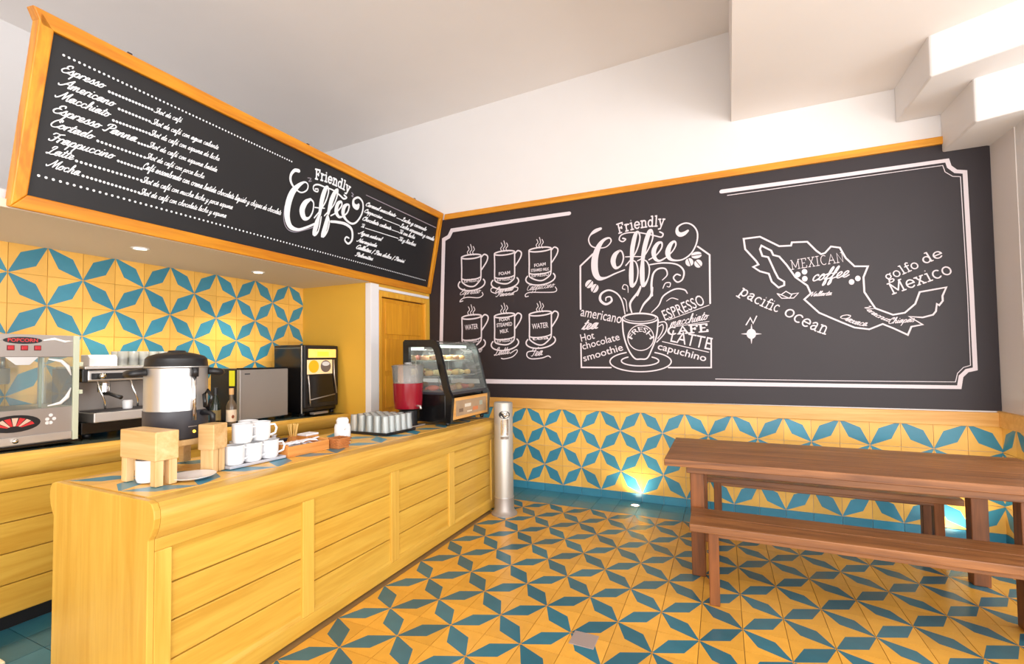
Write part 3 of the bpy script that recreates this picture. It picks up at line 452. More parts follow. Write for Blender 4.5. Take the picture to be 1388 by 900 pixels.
('mug_drawing_5','s',0,1,[-0.0567,1.9102,0.0083,-0.0699,1.943,0.0083,-0.0491,1.9709,0.0083,-0.0622,2.0038,0.0083]),
('mug_drawing_5','s',0,1,[-0.0262,1.9086,0.0082,-0.0393,1.9414,0.0082,-0.0186,1.9691,0.0082,-0.0313,2.0245,0.0082]),
('mug_drawing_5','s',0,1,[0.0042,1.9071,0.0082,-0.0088,1.9398,0.0082,0.0118,1.9674,0.0082,-0.0012,2.0002,0.0082]),
('mug_drawing_5t','t','sans','tea',0.038,0.0032,[-0.1277,1.6039,0.0685,1.6147]),
('mug_drawing_5t','t','sans','WATER',0.0603,0.0049,[-0.1226,1.7265,0.0637,1.7383]),
('mug_drawing_5n','t','script','Tea',0.0445,0.0078,[-0.1422,1.4301,0.0025,1.4446]),
('mug_drawing_5','s',0,1,[-0.0814,1.4888,0.0116,-0.176,1.4789,0.0117,-0.1853,1.4306,0.0117,-0.134,1.4027,0.0116,-0.0148,1.4113,0.0115,0.0525,1.4329,0.0114,0.0821,1.4168,0.0113]),
('coffee_lettering','s',0,1,[0.6413,2.733,0.0278,0.582,2.7136,0.0366,0.5327,2.6764,0.0152,0.5155,2.6242,0.013,0.547,2.561,0.013,0.6218,2.5344,0.0107,0.6962,2.539,0.0106,0.7443,2.5868,0.0126,0.7293,2.6258,0.0148,0.6711,2.6113,0.0298,0.6167,2.5478,0.0514,0.5771,2.4336,0.0667,0.5749,2.3047,0.0666,0.611,2.2265,0.0491,0.6799,2.2208,0.0212,0.7746,2.2553,0.0146,0.8728,2.2866,0.0124]),
('coffee_lettering','s',0,1,[0.8285,2.4874,0.0187,0.7834,2.4499,0.0439,0.7614,2.3834,0.0503,0.7861,2.3155,0.0313,0.8379,2.3338,0.0145,0.8649,2.4047,0.0145,0.8528,2.469,0.0145,0.8285,2.4874,0.0187]),
('coffee_lettering','s',0,1,[0.9456,2.3862,0.0348,0.9549,2.4998,0.0429,0.9833,2.6215,0.0387,1.011,2.6545,0.0183,1.0287,2.5953,0.0142,1.0048,2.4943,0.0142,0.9633,2.4157,0.0122,0.8869,2.3293,0.0124]),
('coffee_lettering','s',0,1,[0.9455,2.381,0.0266,0.938,2.2516,0.045,0.9415,2.1215,0.0347,0.9864,2.1646,0.0142,1.0033,2.2666,0.0142,0.985,2.3512,0.0122,0.9455,2.3779,0.0123]),
('coffee_lettering','s',0,1,[1.0501,2.3758,0.0363,1.0744,2.5073,0.0442,1.1162,2.6362,0.04,1.1418,2.6484,0.018,1.1501,2.5807,0.0139,1.1131,2.4824,0.012,1.0554,2.3959,0.0121,1.0003,2.3652,0.0101]),
('coffee_lettering','s',0,1,[1.0498,2.3655,0.0302,1.0425,2.2425,0.0463,1.0498,2.1164,0.0342,1.0951,2.1765,0.014,1.1118,2.2775,0.014,1.0907,2.3461,0.012,1.0598,2.3697,0.0121]),
('coffee_lettering','s',0,1,[0.8855,2.4163,0.0103,0.9612,2.4117,0.0102,1.0407,2.4026,0.0101]),
('coffee_lettering','s',0,1,[0.8636,2.6066,0.0166,0.8899,2.593,0.0124,0.8609,2.5733,0.0124,0.8275,2.5962,0.0125,0.8437,2.6385,0.0125,0.9053,2.6562,0.0124,1.0059,2.6479,0.0122,1.1041,2.6192,0.012,1.1717,2.5945,0.0119,1.229,2.5754,0.0138,1.2449,2.605,0.0138,1.2157,2.6279,0.0138]),
('coffee_lettering','s',0,1,[1.1087,2.3649,0.012,1.1774,2.4039,0.0119,1.2287,2.4697,0.0138,1.2298,2.5204,0.0177,1.1912,2.5126,0.0336,1.1561,2.447,0.0437,1.1652,2.3746,0.0337,1.207,2.345,0.0197,1.2723,2.3739,0.0117]),
('coffee_lettering','s',0,1,[1.2723,2.3739,0.0117,1.33,2.4284,0.0116,1.3593,2.4854,0.0135,1.346,2.5191,0.0194,1.3097,2.491,0.037,1.2847,2.4231,0.0468,1.2976,2.3613,0.0331,1.3467,2.3353,0.0174,1.4209,2.3389,0.0134,1.4951,2.3909,0.0132,1.5424,2.4844,0.0132,1.55,2.5822,0.0132,1.5101,2.6546,0.0133,1.4468,2.6828,0.0134,1.3835,2.6581,0.0174,1.3731,2.6092,0.0309,1.3984,2.579,0.0423,1.4355,2.5845,0.0363,1.4681,2.6073,0.0209]),
('coffee_lettering','s',0,1,[1.1175,2.3158,0.012,1.2427,2.3212,0.0137,1.3644,2.2945,0.0135,1.4231,2.2293,0.0153,1.4121,2.1507,0.0134,1.3654,2.1246,0.0135,1.3309,2.1674,0.0135,1.3577,2.2001,0.0135,1.3917,2.1873,0.0134]),
('friendly_lettering','t','serif','Friendly',0.0661,0.0142,[0.8184,2.6606,1.0465,2.6915,1.2598,2.6793]),
('coffee_cup_drawing','s',0,1,[1.1307,2.0105,0.0198,1.1281,2.1228,0.0199,1.1467,2.2233,0.0179,1.1938,2.268,0.0158,1.2586,2.2621,0.0137,1.2744,2.2022,0.0117,1.2297,2.1554,0.0078]),
('coffee_cup_drawing','s',0,1,[0.9934,2.0195,0.0142,1.0196,2.0899,0.0202,1.023,2.1102,0.0121]),
('coffee_cup_drawing','s',0,1,[0.9039,2.0566,0.0061,0.9001,2.1194,0.0082,0.8649,2.1377,0.0082,0.8489,2.1022,0.0083,0.8742,2.09,0.0082]),
('coffee_cup_drawing','s',0,1,[1.2328,2.0744,0.0078,1.2575,2.123,0.0098,1.3,2.1217,0.0097,1.2945,2.085,0.0078,1.271,2.0897,0.0078]),
('coffee_cup_drawing','s',1,1,[1.179,1.7847,0.0128,1.1732,1.7718,0.0128,1.1566,1.7604,0.0128,1.1304,1.751,0.0129,1.0961,1.7443,0.0129,1.056,1.7408,0.013,1.0127,1.7408,0.0131,0.9691,1.7443,0.0132,0.9282,1.7511,0.0132,0.893,1.7608,0.0133,0.8658,1.7727,0.0133,0.8488,1.786,0.0134,0.8432,1.7997,0.0134,0.8493,1.8129,0.0134,0.8668,1.8247,0.0134,0.8944,1.8341,0.0133,0.93,1.8406,0.0132,0.9711,1.8438,0.0132,1.0147,1.8434,0.0131,1.058,1.8395,0.013,1.0979,1.8324,0.0129,1.1319,1.8227,0.0129,1.1577,1.8109,0.0128,1.1737,1.798,0.0128]),
('coffee_cup_drawing','s',1,1,[1.16,1.7926,0.0049,1.1549,1.7834,0.0049,1.1403,1.7752,0.0049,1.1171,1.7687,0.005,1.0868,1.7642,0.005,1.0513,1.762,0.005,1.0131,1.7623,0.005,0.9747,1.7652,0.0051,0.9387,1.7705,0.0051,0.9076,1.7777,0.0051,0.8837,1.7865,0.0051,0.8687,1.7962,0.0051,0.8637,1.8061,0.0051,0.869,1.8155,0.0051,0.8844,1.8238,0.0051,0.9086,1.8304,0.0051,0.9399,1.8348,0.0051,0.9761,1.8368,0.0051,1.0146,1.8362,0.005,1.0528,1.833,0.005,1.0881,1.8277,0.005,1.1181,1.8204,0.005,1.141,1.8117,0.0049,1.1553,1.8023,0.0049]),
('coffee_cup_drawing','s',0,1,[0.8429,1.7862,0.0144,0.8513,1.6401,0.0144,0.8931,1.4941,0.0143,0.9534,1.4006,0.0141,1.0107,1.392,0.014,1.0716,1.3996,0.0139,1.115,1.4802,0.0138,1.1629,1.6105,0.0138,1.1835,1.7713,0.0138]),
('coffee_cup_drawing','s',0,1,[1.1906,1.7458,0.0108,1.2421,1.7487,0.0107,1.262,1.7078,0.0107,1.2397,1.6384,0.0107,1.1656,1.555,0.0108]),
('coffee_cup_drawing','s',0,1,[1.1879,1.7056,0.0088,1.2207,1.7244,0.0088,1.2275,1.689,0.0088,1.2094,1.6394,0.0088,1.1759,1.59,0.0088]),
('coffee_cup_drawing','s',1,1,[1.1386,1.5981,0.0089,1.1339,1.5663,0.0089,1.1212,1.5368,0.0089,1.1015,1.5116,0.0089,1.0759,1.4923,0.0089,1.0462,1.4804,0.009,1.0143,1.4767,0.009,0.9825,1.4814,0.0091,0.9527,1.4944,0.0091,0.9273,1.5148,0.0091,0.9078,1.5413,0.0092,0.8959,1.572,0.0092,0.8922,1.6047,0.0092,0.8971,1.6373,0.0092,0.9103,1.6673,0.0092,0.9307,1.6927,0.0092,0.957,1.7118,0.0091,0.9872,1.7232,0.0091,1.0193,1.7262,0.009,1.051,1.7207,0.009,1.0803,1.7072,0.009,1.105,1.6866,0.0089,1.1237,1.6603,0.0089,1.1352,1.6301,0.0089]),
('coffee_cup_drawing','s',0,1,[1.1467,1.454,0.0118,1.1979,1.4411,0.0117,1.2396,1.4247,0.0117,1.2702,1.4058,0.0116,1.2882,1.3852,0.0116,1.2931,1.3637,0.0116,1.2845,1.3425,0.0116,1.2629,1.3224,0.0116,1.2291,1.3043,0.0117,1.1846,1.2891,0.0117,1.1313,1.2776,0.0118,1.0716,1.2702,0.0119,1.0082,1.2676,0.012,0.9442,1.2698,0.0121,0.8826,1.2768,0.0122,0.8267,1.2884,0.0123,0.7794,1.304,0.0124,0.7432,1.3229,0.0125,0.7202,1.3442,0.0125,0.7115,1.3667,0.0125,0.7178,1.3892,0.0125,0.7387,1.4106,0.0125,0.7731,1.4298,0.0124,0.8189,1.4457,0.0124,0.8737,1.4577,0.0123]),
('coffee_cup_drawing','s',0,1,[1.1191,1.4101,0.0119,1.1435,1.4028,0.0118,1.1622,1.3944,0.0118,1.1744,1.3851,0.0118,1.1798,1.3754,0.0117,1.1781,1.3656,0.0117,1.1693,1.3562,0.0118,1.1539,1.3474,0.0118,1.1323,1.3397,0.0118,1.1054,1.3333,0.0119,1.0743,1.3285,0.0119,1.0402,1.3256,0.012,1.0044,1.3247,0.012,0.9684,1.3257,0.0121,0.9337,1.3288,0.0122,0.9018,1.3337,0.0122,0.8741,1.3404,0.0123,0.8517,1.3485,0.0123,0.8357,1.3576,0.0123,0.8267,1.3675,0.0123,0.8253,1.3776,0.0123,0.8314,1.3876,0.0123,0.8448,1.3969,0.0123,0.8649,1.4053,0.0123,0.8908,1.4123,0.0122]),
('coffee_cup_drawing','s',0,1,[0.9353,1.8545,0.0122,0.922,1.9485,0.0204,0.994,2.0474,0.0202,1.0198,2.0971,0.0161]),
('coffee_cup_drawing','s',0,1,[1.0119,1.8507,0.0101,1.051,1.9306,0.018,1.119,2.0082,0.0219,1.1342,2.0887,0.0199]),
('coffee_cup_drawing','s',0,1,[1.1224,1.8451,0.0079,1.1912,1.9124,0.0118,1.236,2.0005,0.0137,1.3407,2.0586,0.0135,1.4237,2.0477,0.0133,1.4503,2.0112,0.0095]),
('coffee_cup_drawing','s',0,1,[0.8694,1.8422,0.0103,0.8434,1.974,0.0124,0.7916,2.056,0.0146,0.7091,2.0933,0.0168,0.6368,2.0611,0.0213,0.625,1.9979,0.0255,0.6803,1.9521,0.0232,0.7383,1.9804,0.0209,0.7287,2.0232,0.0147,0.6868,2.0206,0.0127,0.6809,1.9892,0.0084]),
('coffee_cup_drawing','s',0,1,[0.8902,1.8672,0.0061,0.8821,1.9717,0.0082,0.8573,2.0045,0.0082]),
('coffee_cup_drawing','s',0,1,[1.2633,1.9485,0.0058,1.3109,1.9756,0.0077,1.3664,1.9571,0.0077]),
('badge_outline','s',0,0,[0.5564,2.4789,0.0173,0.4234,2.3672,0.0175,0.42,2.166,0.0175,0.418,1.9163,0.0175]),
('badge_outline','s',0,0,[1.5505,2.4471,0.015,1.6507,2.357,0.0148,1.6472,2.1317,0.0148,1.6446,1.904,0.0147]),
('badge_outline','s',0,0,[0.4153,1.5561,0.0152,0.4167,1.3104,0.0152,0.7208,1.3083,0.0146]),
('badge_outline','s',0,0,[1.2686,1.3084,0.0135,1.6395,1.3085,0.0128,1.6458,1.5776,0.0128]),
('coffee_beans_drawing','f',0,0,[1.5816,2.3745,1.5791,2.3815,1.5738,2.3877,1.5661,2.3928,1.5563,2.3964,1.5453,2.3982,1.5336,2.3982,1.5223,2.3962,1.5119,2.3925,1.5032,2.3874,1.4969,2.381,1.4934,2.3739,1.4928,2.3666]),
('coffee_beans_drawing','f',0,0,[1.5827,2.3667,1.5821,2.3595,1.5786,2.3525,1.5724,2.3461,1.5638,2.3409,1.5536,2.3372,1.5422,2.3352,1.5306,2.3351,1.5195,2.3369,1.5097,2.3404,1.5018,2.3455,1.4964,2.3517,1.4939,2.3587]),
('coffee_beans_drawing','f',0,0,[1.4895,2.2705,1.4967,2.274,1.5026,2.2797,1.5069,2.2873,1.5092,2.2962,1.5095,2.3058,1.5077,2.3155,1.5038,2.3246,1.4983,2.3325,1.4914,2.3387,1.4836,2.3427,1.4754,2.3443,1.4675,2.3433]),
('coffee_beans_drawing','f',0,0,[1.4826,2.2684,1.4747,2.2674,1.4665,2.2689,1.4587,2.2729,1.4517,2.279,1.4461,2.2869,1.4422,2.2961,1.4404,2.3058,1.4406,2.3155,1.443,2.3245,1.4473,2.3321,1.4533,2.3378,1.4606,2.3413]),
('coffee_beans_drawing','f',0,0,[1.5753,2.2564,1.5807,2.2624,1.5843,2.2701,1.5858,2.2789,1.5852,2.2882,1.5825,2.2975,1.5779,2.3061,1.5716,2.3134,1.5641,2.3188,1.556,2.3222,1.5477,2.3231,1.5398,2.3215,1.5329,2.3176]),
('coffee_beans_drawing','f',0,0,[1.5697,2.2519,1.5629,2.2479,1.555,2.2463,1.5467,2.2472,1.5385,2.2504,1.531,2.2559,1.5247,2.2632,1.52,2.2718,1.5172,2.2811,1.5166,2.2905,1.5182,2.2994,1.5218,2.3071,1.5273,2.3131]),
('coffee_beans_drawing','f',0,0,[0.5397,2.2073,0.5323,2.2121,0.5235,2.2144,0.5136,2.2139,0.5035,2.2109,0.4938,2.2053,0.4852,2.1977,0.4783,2.1885,0.4735,2.1784,0.4712,2.168,0.4716,2.1582,0.4745,2.1494,0.4799,2.1424]),
('coffee_beans_drawing','f',0,0,[0.5462,2.2013,0.5515,2.1943,0.5544,2.1856,0.5548,2.1758,0.5525,2.1655,0.5478,2.1554,0.5409,2.1463,0.5324,2.1386,0.5228,2.1331,0.5127,2.1299,0.5028,2.1294,0.4939,2.1316,0.4865,2.1364]),
('coffee_beans_drawing','f',0,0,[0.5891,2.1622,0.5811,2.1657,0.5722,2.1663,0.5628,2.1642,0.5535,2.1593,0.5452,2.1522,0.5382,2.1431,0.5331,2.1328,0.5302,2.1219,0.5298,2.1113,0.5318,2.1016,0.5362,2.0935,0.5426,2.0875]),
('coffee_beans_drawing','f',0,0,[0.5964,2.1574,0.6027,2.1514,0.607,2.1433,0.609,2.1337,0.6086,2.1231,0.6058,2.1123,0.6007,2.1021,0.5938,2.093,0.5855,2.0858,0.5763,2.0809,0.5669,2.0787,0.5579,2.0793,0.55,2.0827]),
('word','t','sans','americano',0.1042,0.0031,[0.4125,1.8461,0.8269,1.7503]),
('word','t','script','tea',0.0553,0.0117,[0.4232,1.7017,0.6072,1.7092]),
('word','t','sans','Hot',0.0799,0.0021,[0.4212,1.5775,0.5626,1.6062]),
('word','t','sans','chocolate',0.075,0.0031,[0.4362,1.4932,0.8157,1.587]),
('word','t','sans','smoothie',0.0747,0.0041,[0.445,1.3705,0.8473,1.4824]),
('word','t','sans','ESPRESSO',0.1087,0.0019,[1.248,1.7605,1.6049,1.8986]),
('wordline','s',0,0,[1.2783,1.7652,0.0068,1.6355,1.889,0.0065]),
('word','t','script','macchiato',0.0405,0.0064,[1.2881,1.6988,1.6395,1.7611]),
('wordline','s',0,0,[1.2814,1.6921,0.0058,1.632,1.7373,0.0055]),
('word','t','serif','CAFE',0.0483,0.012,[1.2658,1.6226,1.6255,1.6457]),
('word','t','sans','LATTE',0.1203,0.0,[1.2879,1.5571,1.6346,1.4719]),
('wordline','s',0,0,[1.2172,1.5588,0.0078,1.621,1.4509,0.0074]),
('word','t','sans','capuchino',0.0695,0.0046,[1.1681,1.4874,1.5926,1.3644]),
('word','t','sans','FRESH',0.0512,0.003,[0.9311,1.5862,1.0181,1.6638,1.1045,1.5817]),
('map_outline','s',1,0,[1.9342,2.4743,0.0152,2.063,2.4778,0.0149,2.2082,2.3763,0.0145,2.2968,2.3716,0.0143,2.3041,2.3993,0.0143,2.4167,2.3915,0.0141,2.4783,2.3079,0.0139,2.5131,2.2737,0.0138,2.5405,2.281,0.0138,2.5834,2.3319,0.0137,2.6445,2.315,0.0135,2.6825,2.2237,0.0134,2.7406,2.1486,0.0133,2.8291,2.1404,0.0131,2.7972,2.0526,0.0132,2.7995,1.93,0.0131,2.8674,1.792,0.013,2.9799,1.7334,0.0127,3.0549,1.7463,0.0125,3.1212,1.8136,0.0124,3.1513,1.9057,0.0124,3.2325,1.9187,0.0122,3.3121,1.9315,0.012,3.2873,1.8663,0.0121,3.2878,1.827,0.0121,3.2657,1.7936,0.0121,3.2519,1.806,0.0121,3.2448,1.7484,0.0121,3.2262,1.7215,0.0122,3.1631,1.7035,0.0123,3.0815,1.7143,0.0125,3.1613,1.6475,0.0123,3.0919,1.6337,0.0124,3.0679,1.5686,0.0125,2.9767,1.6261,0.0127,2.9115,1.6621,0.0128,2.8236,1.6219,0.013,2.7259,1.64,0.0132,2.6269,1.6933,0.0135,2.4846,1.7749,0.0138,2.3818,1.895,0.014,2.4301,1.9429,0.0139,2.4064,2.0134,0.014,2.3222,2.092,0.0142,2.2593,2.2064,0.0144,2.2058,2.2848,0.0145,2.1613,2.3025,0.0146,2.1465,2.3436,0.0147,2.0724,2.3967,0.0148,2.0601,2.3661,0.0149,2.077,2.3032,0.0148,2.1223,2.288,0.0147,2.1688,2.1571,0.0146,2.1941,2.0947,0.0145,2.2378,2.0599,0.0144,2.2369,2.0287,0.0144,2.1942,2.0111,0.0145,2.1439,2.0673,0.0146,2.1231,2.1401,0.0147,2.0551,2.1672,0.0148,2.0029,2.2118,0.015,2.0451,2.2292,0.0149,2.0274,2.2629,0.0149,1.9437,2.3788,0.0151]),
('word','t','serif','MEXICAN',0.0546,0.0056,[2.2934,2.1617,2.6736,2.1947]),
('word','t','script','coffee',0.0494,0.0089,[2.4457,2.0486,2.7082,2.0674]),
('word','t','serif','pacific',0.0574,0.0105,[1.8769,1.9853,2.038,1.8704,2.1809,1.7969]),
('word','t','serif','ocean',0.0649,0.011,[2.2226,1.7801,2.3791,1.664,2.5284,1.5897]),
('word','t','serif','golfo',0.047,0.0083,[2.9543,2.0107,3.1575,2.1052]),
('word','t','serif','de',0.0508,0.0085,[3.1871,2.1259,3.306,2.1772]),
('word','t','serif','Mexico',0.0619,0.01,[2.9774,1.8986,3.3556,2.0409]),
('word','t','script','Vallarta',0.02,0.0041,[2.4294,1.9174,2.5822,1.92]),
('word','t','script','Oaxaca',0.027,0.0049,[2.6279,1.7304,2.7267,1.6694,2.8147,1.6489]),
('word','t','script','Veracruz',0.0217,0.0043,[2.7957,1.8008,2.8655,1.7268,2.9631,1.6744]),
('word','t','script','Chiapas',0.0235,0.0045,[2.9495,1.663,3.1168,1.6727]),
('compass_drawing','s',0,0,[1.9767,1.698,0.0023,1.9745,1.6102,0.0258,1.9723,1.5226,0.0023]),
('compass_drawing','s',0,0,[1.8936,1.6127,0.0024,1.9745,1.6102,0.0258,2.0531,1.6078,0.0023]),
('compass_drawing','f',0,0,[2.0107,1.6091,2.0091,1.5975,2.0051,1.5868,1.999,1.5777,1.9911,1.5707,1.982,1.5665,1.9723,1.5652,1.9626,1.567,1.9537,1.5717,1.9461,1.5791,1.9404,1.5886,1.9369,1.5997,1.9359,1.6114,1.9374,1.6231,1.9415,1.6339,1.9477,1.6431,1.9557,1.65,1.9648,1.6542,1.9745,1.6554,1.9842,1.6535,1.9931,1.6487,2.0006,1.6413,2.0063,1.6318,2.0097,1.6208]),
('compass_drawing','s',0,0,[1.9346,1.6933,0.0106,1.9693,1.7548,0.0106,1.99,1.7037,0.0106,2.019,1.7676,0.0105]),
('paper_boat_drawing','s',0,0,[2.1799,1.9609,0.008,2.2156,1.9154,0.0079,2.304,1.9123,0.0078,2.3411,1.9536,0.0078,2.2843,1.9477,0.0079,2.2486,1.9746,0.0079,2.2112,1.9465,0.008,2.1799,1.9609,0.008]),
('paper_boat_drawing','s',0,0,[2.2112,1.9465,0.0068,2.273,1.9118,0.0067,2.2946,1.947,0.0067]),
('coffee_beans_drawing','f',0,0,[2.3607,2.1123,2.3598,2.1061,2.3576,2.1004,2.3543,2.0957,2.3499,2.0922,2.3449,2.0902,2.3396,2.0898,2.3344,2.091,2.3295,2.0939,2.3253,2.0981,2.3222,2.1034,2.3203,2.1095,2.3198,2.1158,2.3206,2.1221,2.3228,2.1277,2.3262,2.1325,2.3306,2.136,2.3356,2.138,2.3409,2.1383,2.3462,2.1371,2.3511,2.1342,2.3552,2.13,2.3583,2.1247,2.3602,2.1187]),
('coffee_beans_drawing','f',0,0,[2.41,2.1323,2.4092,2.1261,2.407,2.1205,2.4036,2.1157,2.3993,2.1123,2.3944,2.1103,2.3891,2.1099,2.3839,2.1112,2.3791,2.114,2.375,2.1182,2.3719,2.1235,2.37,2.1295,2.3695,2.1358,2.3704,2.142,2.3725,2.1477,2.3759,2.1524,2.3802,2.1559,2.3852,2.1579,2.3905,2.1582,2.3957,2.1569,2.4005,2.1541,2.4046,2.1499,2.4076,2.1446,2.4095,2.1386]),
('coffee_beans_drawing','f',0,0,[2.4104,2.0719,2.4095,2.0657,2.4074,2.06,2.404,2.0553,2.3997,2.0518,2.3948,2.0498,2.3895,2.0494,2.3843,2.0506,2.3795,2.0534,2.3754,2.0576,2.3723,2.0628,2.3704,2.0688,2.3699,2.0752,2.3708,2.0814,2.3729,2.087,2.3763,2.0918,2.3806,2.0953,2.3856,2.0973,2.3908,2.0976,2.3961,2.0964,2.4009,2.0936,2.4049,2.0894,2.408,2.0841,2.4099,2.0781]),
('coffee_beans_drawing','f',0,0,[2.7355,2.0186,2.7346,2.0126,2.7326,2.0072,2.7295,2.0026,2.7255,1.9992,2.7209,1.9972,2.716,1.9968,2.7111,1.9979,2.7066,2.0006,2.7028,2.0046,2.6999,2.0097,2.6982,2.0155,2.6977,2.0215,2.6986,2.0275,2.7006,2.033,2.7038,2.0376,2.7078,2.041,2.7124,2.043,2.7173,2.0434,2.7222,2.0422,2.7266,2.0395,2.7304,2.0355,2.7333,2.0304,2.735,2.0247]),
('coffee_beans_drawing','f',0,0,[2.7783,2.0442,2.7775,2.0383,2.7755,2.0328,2.7724,2.0283,2.7684,2.0249,2.7639,2.023,2.759,2.0225,2.7542,2.0237,2.7498,2.0264,2.746,2.0304,2.7432,2.0354,2.7414,2.0412,2.741,2.0473,2.7418,2.0532,2.7438,2.0587,2.7469,2.0632,2.7509,2.0666,2.7555,2.0685,2.7604,2.0689,2.7652,2.0677,2.7696,2.065,2.7734,2.061,2.7762,2.056,2.7779,2.0503]),
('top_dots','d',66,0.01,[-3.646,0.8189,-2.2021,0.8008]),
('bottom_dots','d',120,0.011,[-3.6895,0.1858,-0.1451,0.1481]),
('menu_item','t','script','Espresso',0.0239,0.0046,[-3.6497,0.7357,-3.451,0.7399]),
('menu_item','t','script','Americano',0.0245,0.0047,[-3.6566,0.6654,-3.3958,0.6668]),
('menu_item','t','script','Macchiato',0.0244,0.0047,[-3.6638,0.5992,-3.4127,0.6005]),
('menu_item','t','script','Espresso Panna',0.0258,0.005,[-3.6647,0.5219,-3.2708,0.5217]),
('menu_item','t','script','Cortado',0.0242,0.0045,[-3.6667,0.4498,-3.4728,0.4526]),
('menu_item','t','script','Frappuccino',0.0252,0.0048,[-3.6699,0.3763,-3.3679,0.3848]),
('menu_item','t','script','Latte',0.0238,0.0044,[-3.6737,0.3084,-3.5537,0.3137]),
('menu_item','t','script','Mocha',0.0242,0.0045,[-3.6679,0.2447,-3.5189,0.2401]),
('leader_dots','d',14,0.012,[-3.4351,0.737,-3.216,0.7404]),
('leader_dots','d',10,0.012,[-3.3797,0.6678,-3.2211,0.6682]),
('leader_dots','d',12,0.012,[-3.4001,0.5942,-3.213,0.5986]),
('leader_dots','d',4,0.012,[-3.2621,0.5223,-3.2132,0.5232]),
('leader_dots','d',13,0.012,[-3.4601,0.455,-3.223,0.4529]),
('leader_dots','d',8,0.012,[-3.353,0.3837,-3.2326,0.3809]),
('leader_dots','d',16,0.012,[-3.5429,0.3142,-3.2251,0.3148]),
('leader_dots','d',15,0.012,[-3.5069,0.2459,-3.2298,0.2395]),
('menu_description','t','script','Shot de café',0.0166,0.0032,[-3.2066,0.731,-3.0369,0.7373]),
('menu_description','t','script','Shot de café con agua caliente',0.018,0.0036,[-3.2145,0.6599,-2.7895,0.6661]),
('menu_description','t','script','Shot de café con espuma de leche',0.0182,0.0036,[-3.2171,0.5913,-2.7722,0.5956]),
('menu_description','t','script','Shot de café con espuma batida',0.0182,0.0036,[-3.2193,0.52,-2.777,0.5175]),
('menu_description','t','script','Shot de café con poca leche',0.0179,0.0035,[-3.2227,0.4518,-2.8578,0.4463]),
('menu_description','t','script','Café ensombrado con crema batida chocolate liquido y chispas de chocolate',0.0212,0.0045,[-3.2256,0.3855,-2.2308,0.3695]),
('menu_description','t','script','Shot de café con mucha leche y poca espuma',0.0193,0.0039,[-3.2284,0.3051,-2.6313,0.3032]),
('menu_description','t','script','Shot de café con chocolate leche y espuma',0.0192,0.0038,[-3.2322,0.2331,-2.6692,0.2321]),
('menu_description','t','script','Caramel macchiato',0.0204,0.0064,[-1.3178,0.7036,-0.8441,0.714]),
('menu_description','t','script','Leche y caramelo',0.0225,0.0074,[-0.7571,0.7053,-0.2695,0.7011]),
('menu_description','t','script','Cappuccino',0.0197,0.006,[-1.3216,0.6393,-1.0508,0.6401]),
('menu_description','t','script','Leche espumada y canela',0.0233,0.0077,[-0.7651,0.6351,-0.092,0.6287]),
('menu_description','t','script','Chocolate caliente',0.0204,0.0063,[-1.3324,0.5628,-0.8907,0.5685]),
('menu_description','t','script','Té con leche',0.022,0.007,[-0.7657,0.5698,-0.4687,0.5691]),
('menu_description','t','script','Té',0.019,0.0056,[-1.3378,0.4935,-1.2824,0.4946]),
('menu_description','t','script','Té y hierbas',0.0222,0.0071,[-0.7555,0.4953,-0.4295,0.4941]),
('menu_description','t','script','Agua natural',0.0202,0.0061,[-1.3634,0.4234,-0.9927,0.4282]),
('menu_description','t','script','Naranjada',0.02,0.006,[-1.3676,0.349,-1.0674,0.3522]),
('menu_description','t','script','Galletas / Pan dulce / Panini',0.022,0.0069,[-1.3601,0.2827,-0.5771,0.2781]),
('menu_description','t','script','Palomitas',0.0201,0.006,[-1.3655,0.2136,-1.0953,0.2121]),
('leader_line','s',0,0,[-0.8351,0.7112,0.0077,-0.7503,0.7123,0.0078]),
('leader_line','s',0,0,[-1.0442,0.6448,0.0072,-0.7681,0.6469,0.0078]),
('leader_line','s',0,0,[-0.8837,0.5733,0.0076,-0.7675,0.5768,0.0078]),
('leader_line','s',0,0,[-1.2762,0.498,0.0068,-0.7598,0.5122,0.0078]),
('rule_line','s',0,0,[-1.3298,0.8008,0.0078,-0.095,0.7868,0.0108]),
('coffee_lettering_menu','s',0,1,[-2.1237,0.7545,0.0279,-2.1643,0.7446,0.0256,-2.1923,0.6969,0.0218,-2.184,0.6491,0.02,-2.1408,0.612,0.0148,-2.0737,0.5967,0.0114,-2.0196,0.6328,0.0116,-2.0166,0.6777,0.0116,-2.0519,0.6881,0.0134,-2.1041,0.6452,0.0319,-2.1551,0.5734,0.0498,-2.1791,0.4725,0.055,-2.1721,0.3722,0.0515,-2.1293,0.3057,0.0412,-2.0529,0.298,0.0231,-1.9707,0.3356,0.0197,-1.893,0.3836,0.0182]),
('coffee_lettering_menu','s',0,1,[-1.969,0.5729,0.0197,-2.0171,0.5278,0.0445,-2.0381,0.4602,0.0539,-2.0062,0.4069,0.0429,-1.9577,0.4195,0.0178,-1.9288,0.4812,0.014,-1.9328,0.5521,0.0139,-1.969,0.5729,0.0177]),
('coffee_lettering_menu','s',0,1,[-1.8509,0.4749,0.0287,-1.8498,0.5944,0.045,-1.8321,0.6913,0.0411,-1.8084,0.7264,0.0207,-1.7905,0.6858,0.0146,-1.8078,0.5974,0.0145,-1.8519,0.5113,0.0123,-1.9025,0.4339,0.0121]),
('coffee_lettering_menu','s',0,1,[-1.855,0.4647,0.0266,-1.8701,0.3875,0.0469,-1.8779,0.3031,0.0387,-1.8413,0.3301,0.0144,-1.8317,0.4062,0.0145,-1.8303,0.462,0.0124]),
('coffee_lettering_menu','s',0,1,[-1.7594,0.5087,0.0296,-1.7447,0.6251,0.0466,-1.7168,0.7085,0.0384,-1.69,0.7357,0.0194,-1.6896,0.6696,0.0151,-1.7178,0.5859,0.0128,-1.7972,0.4799,0.0125]),
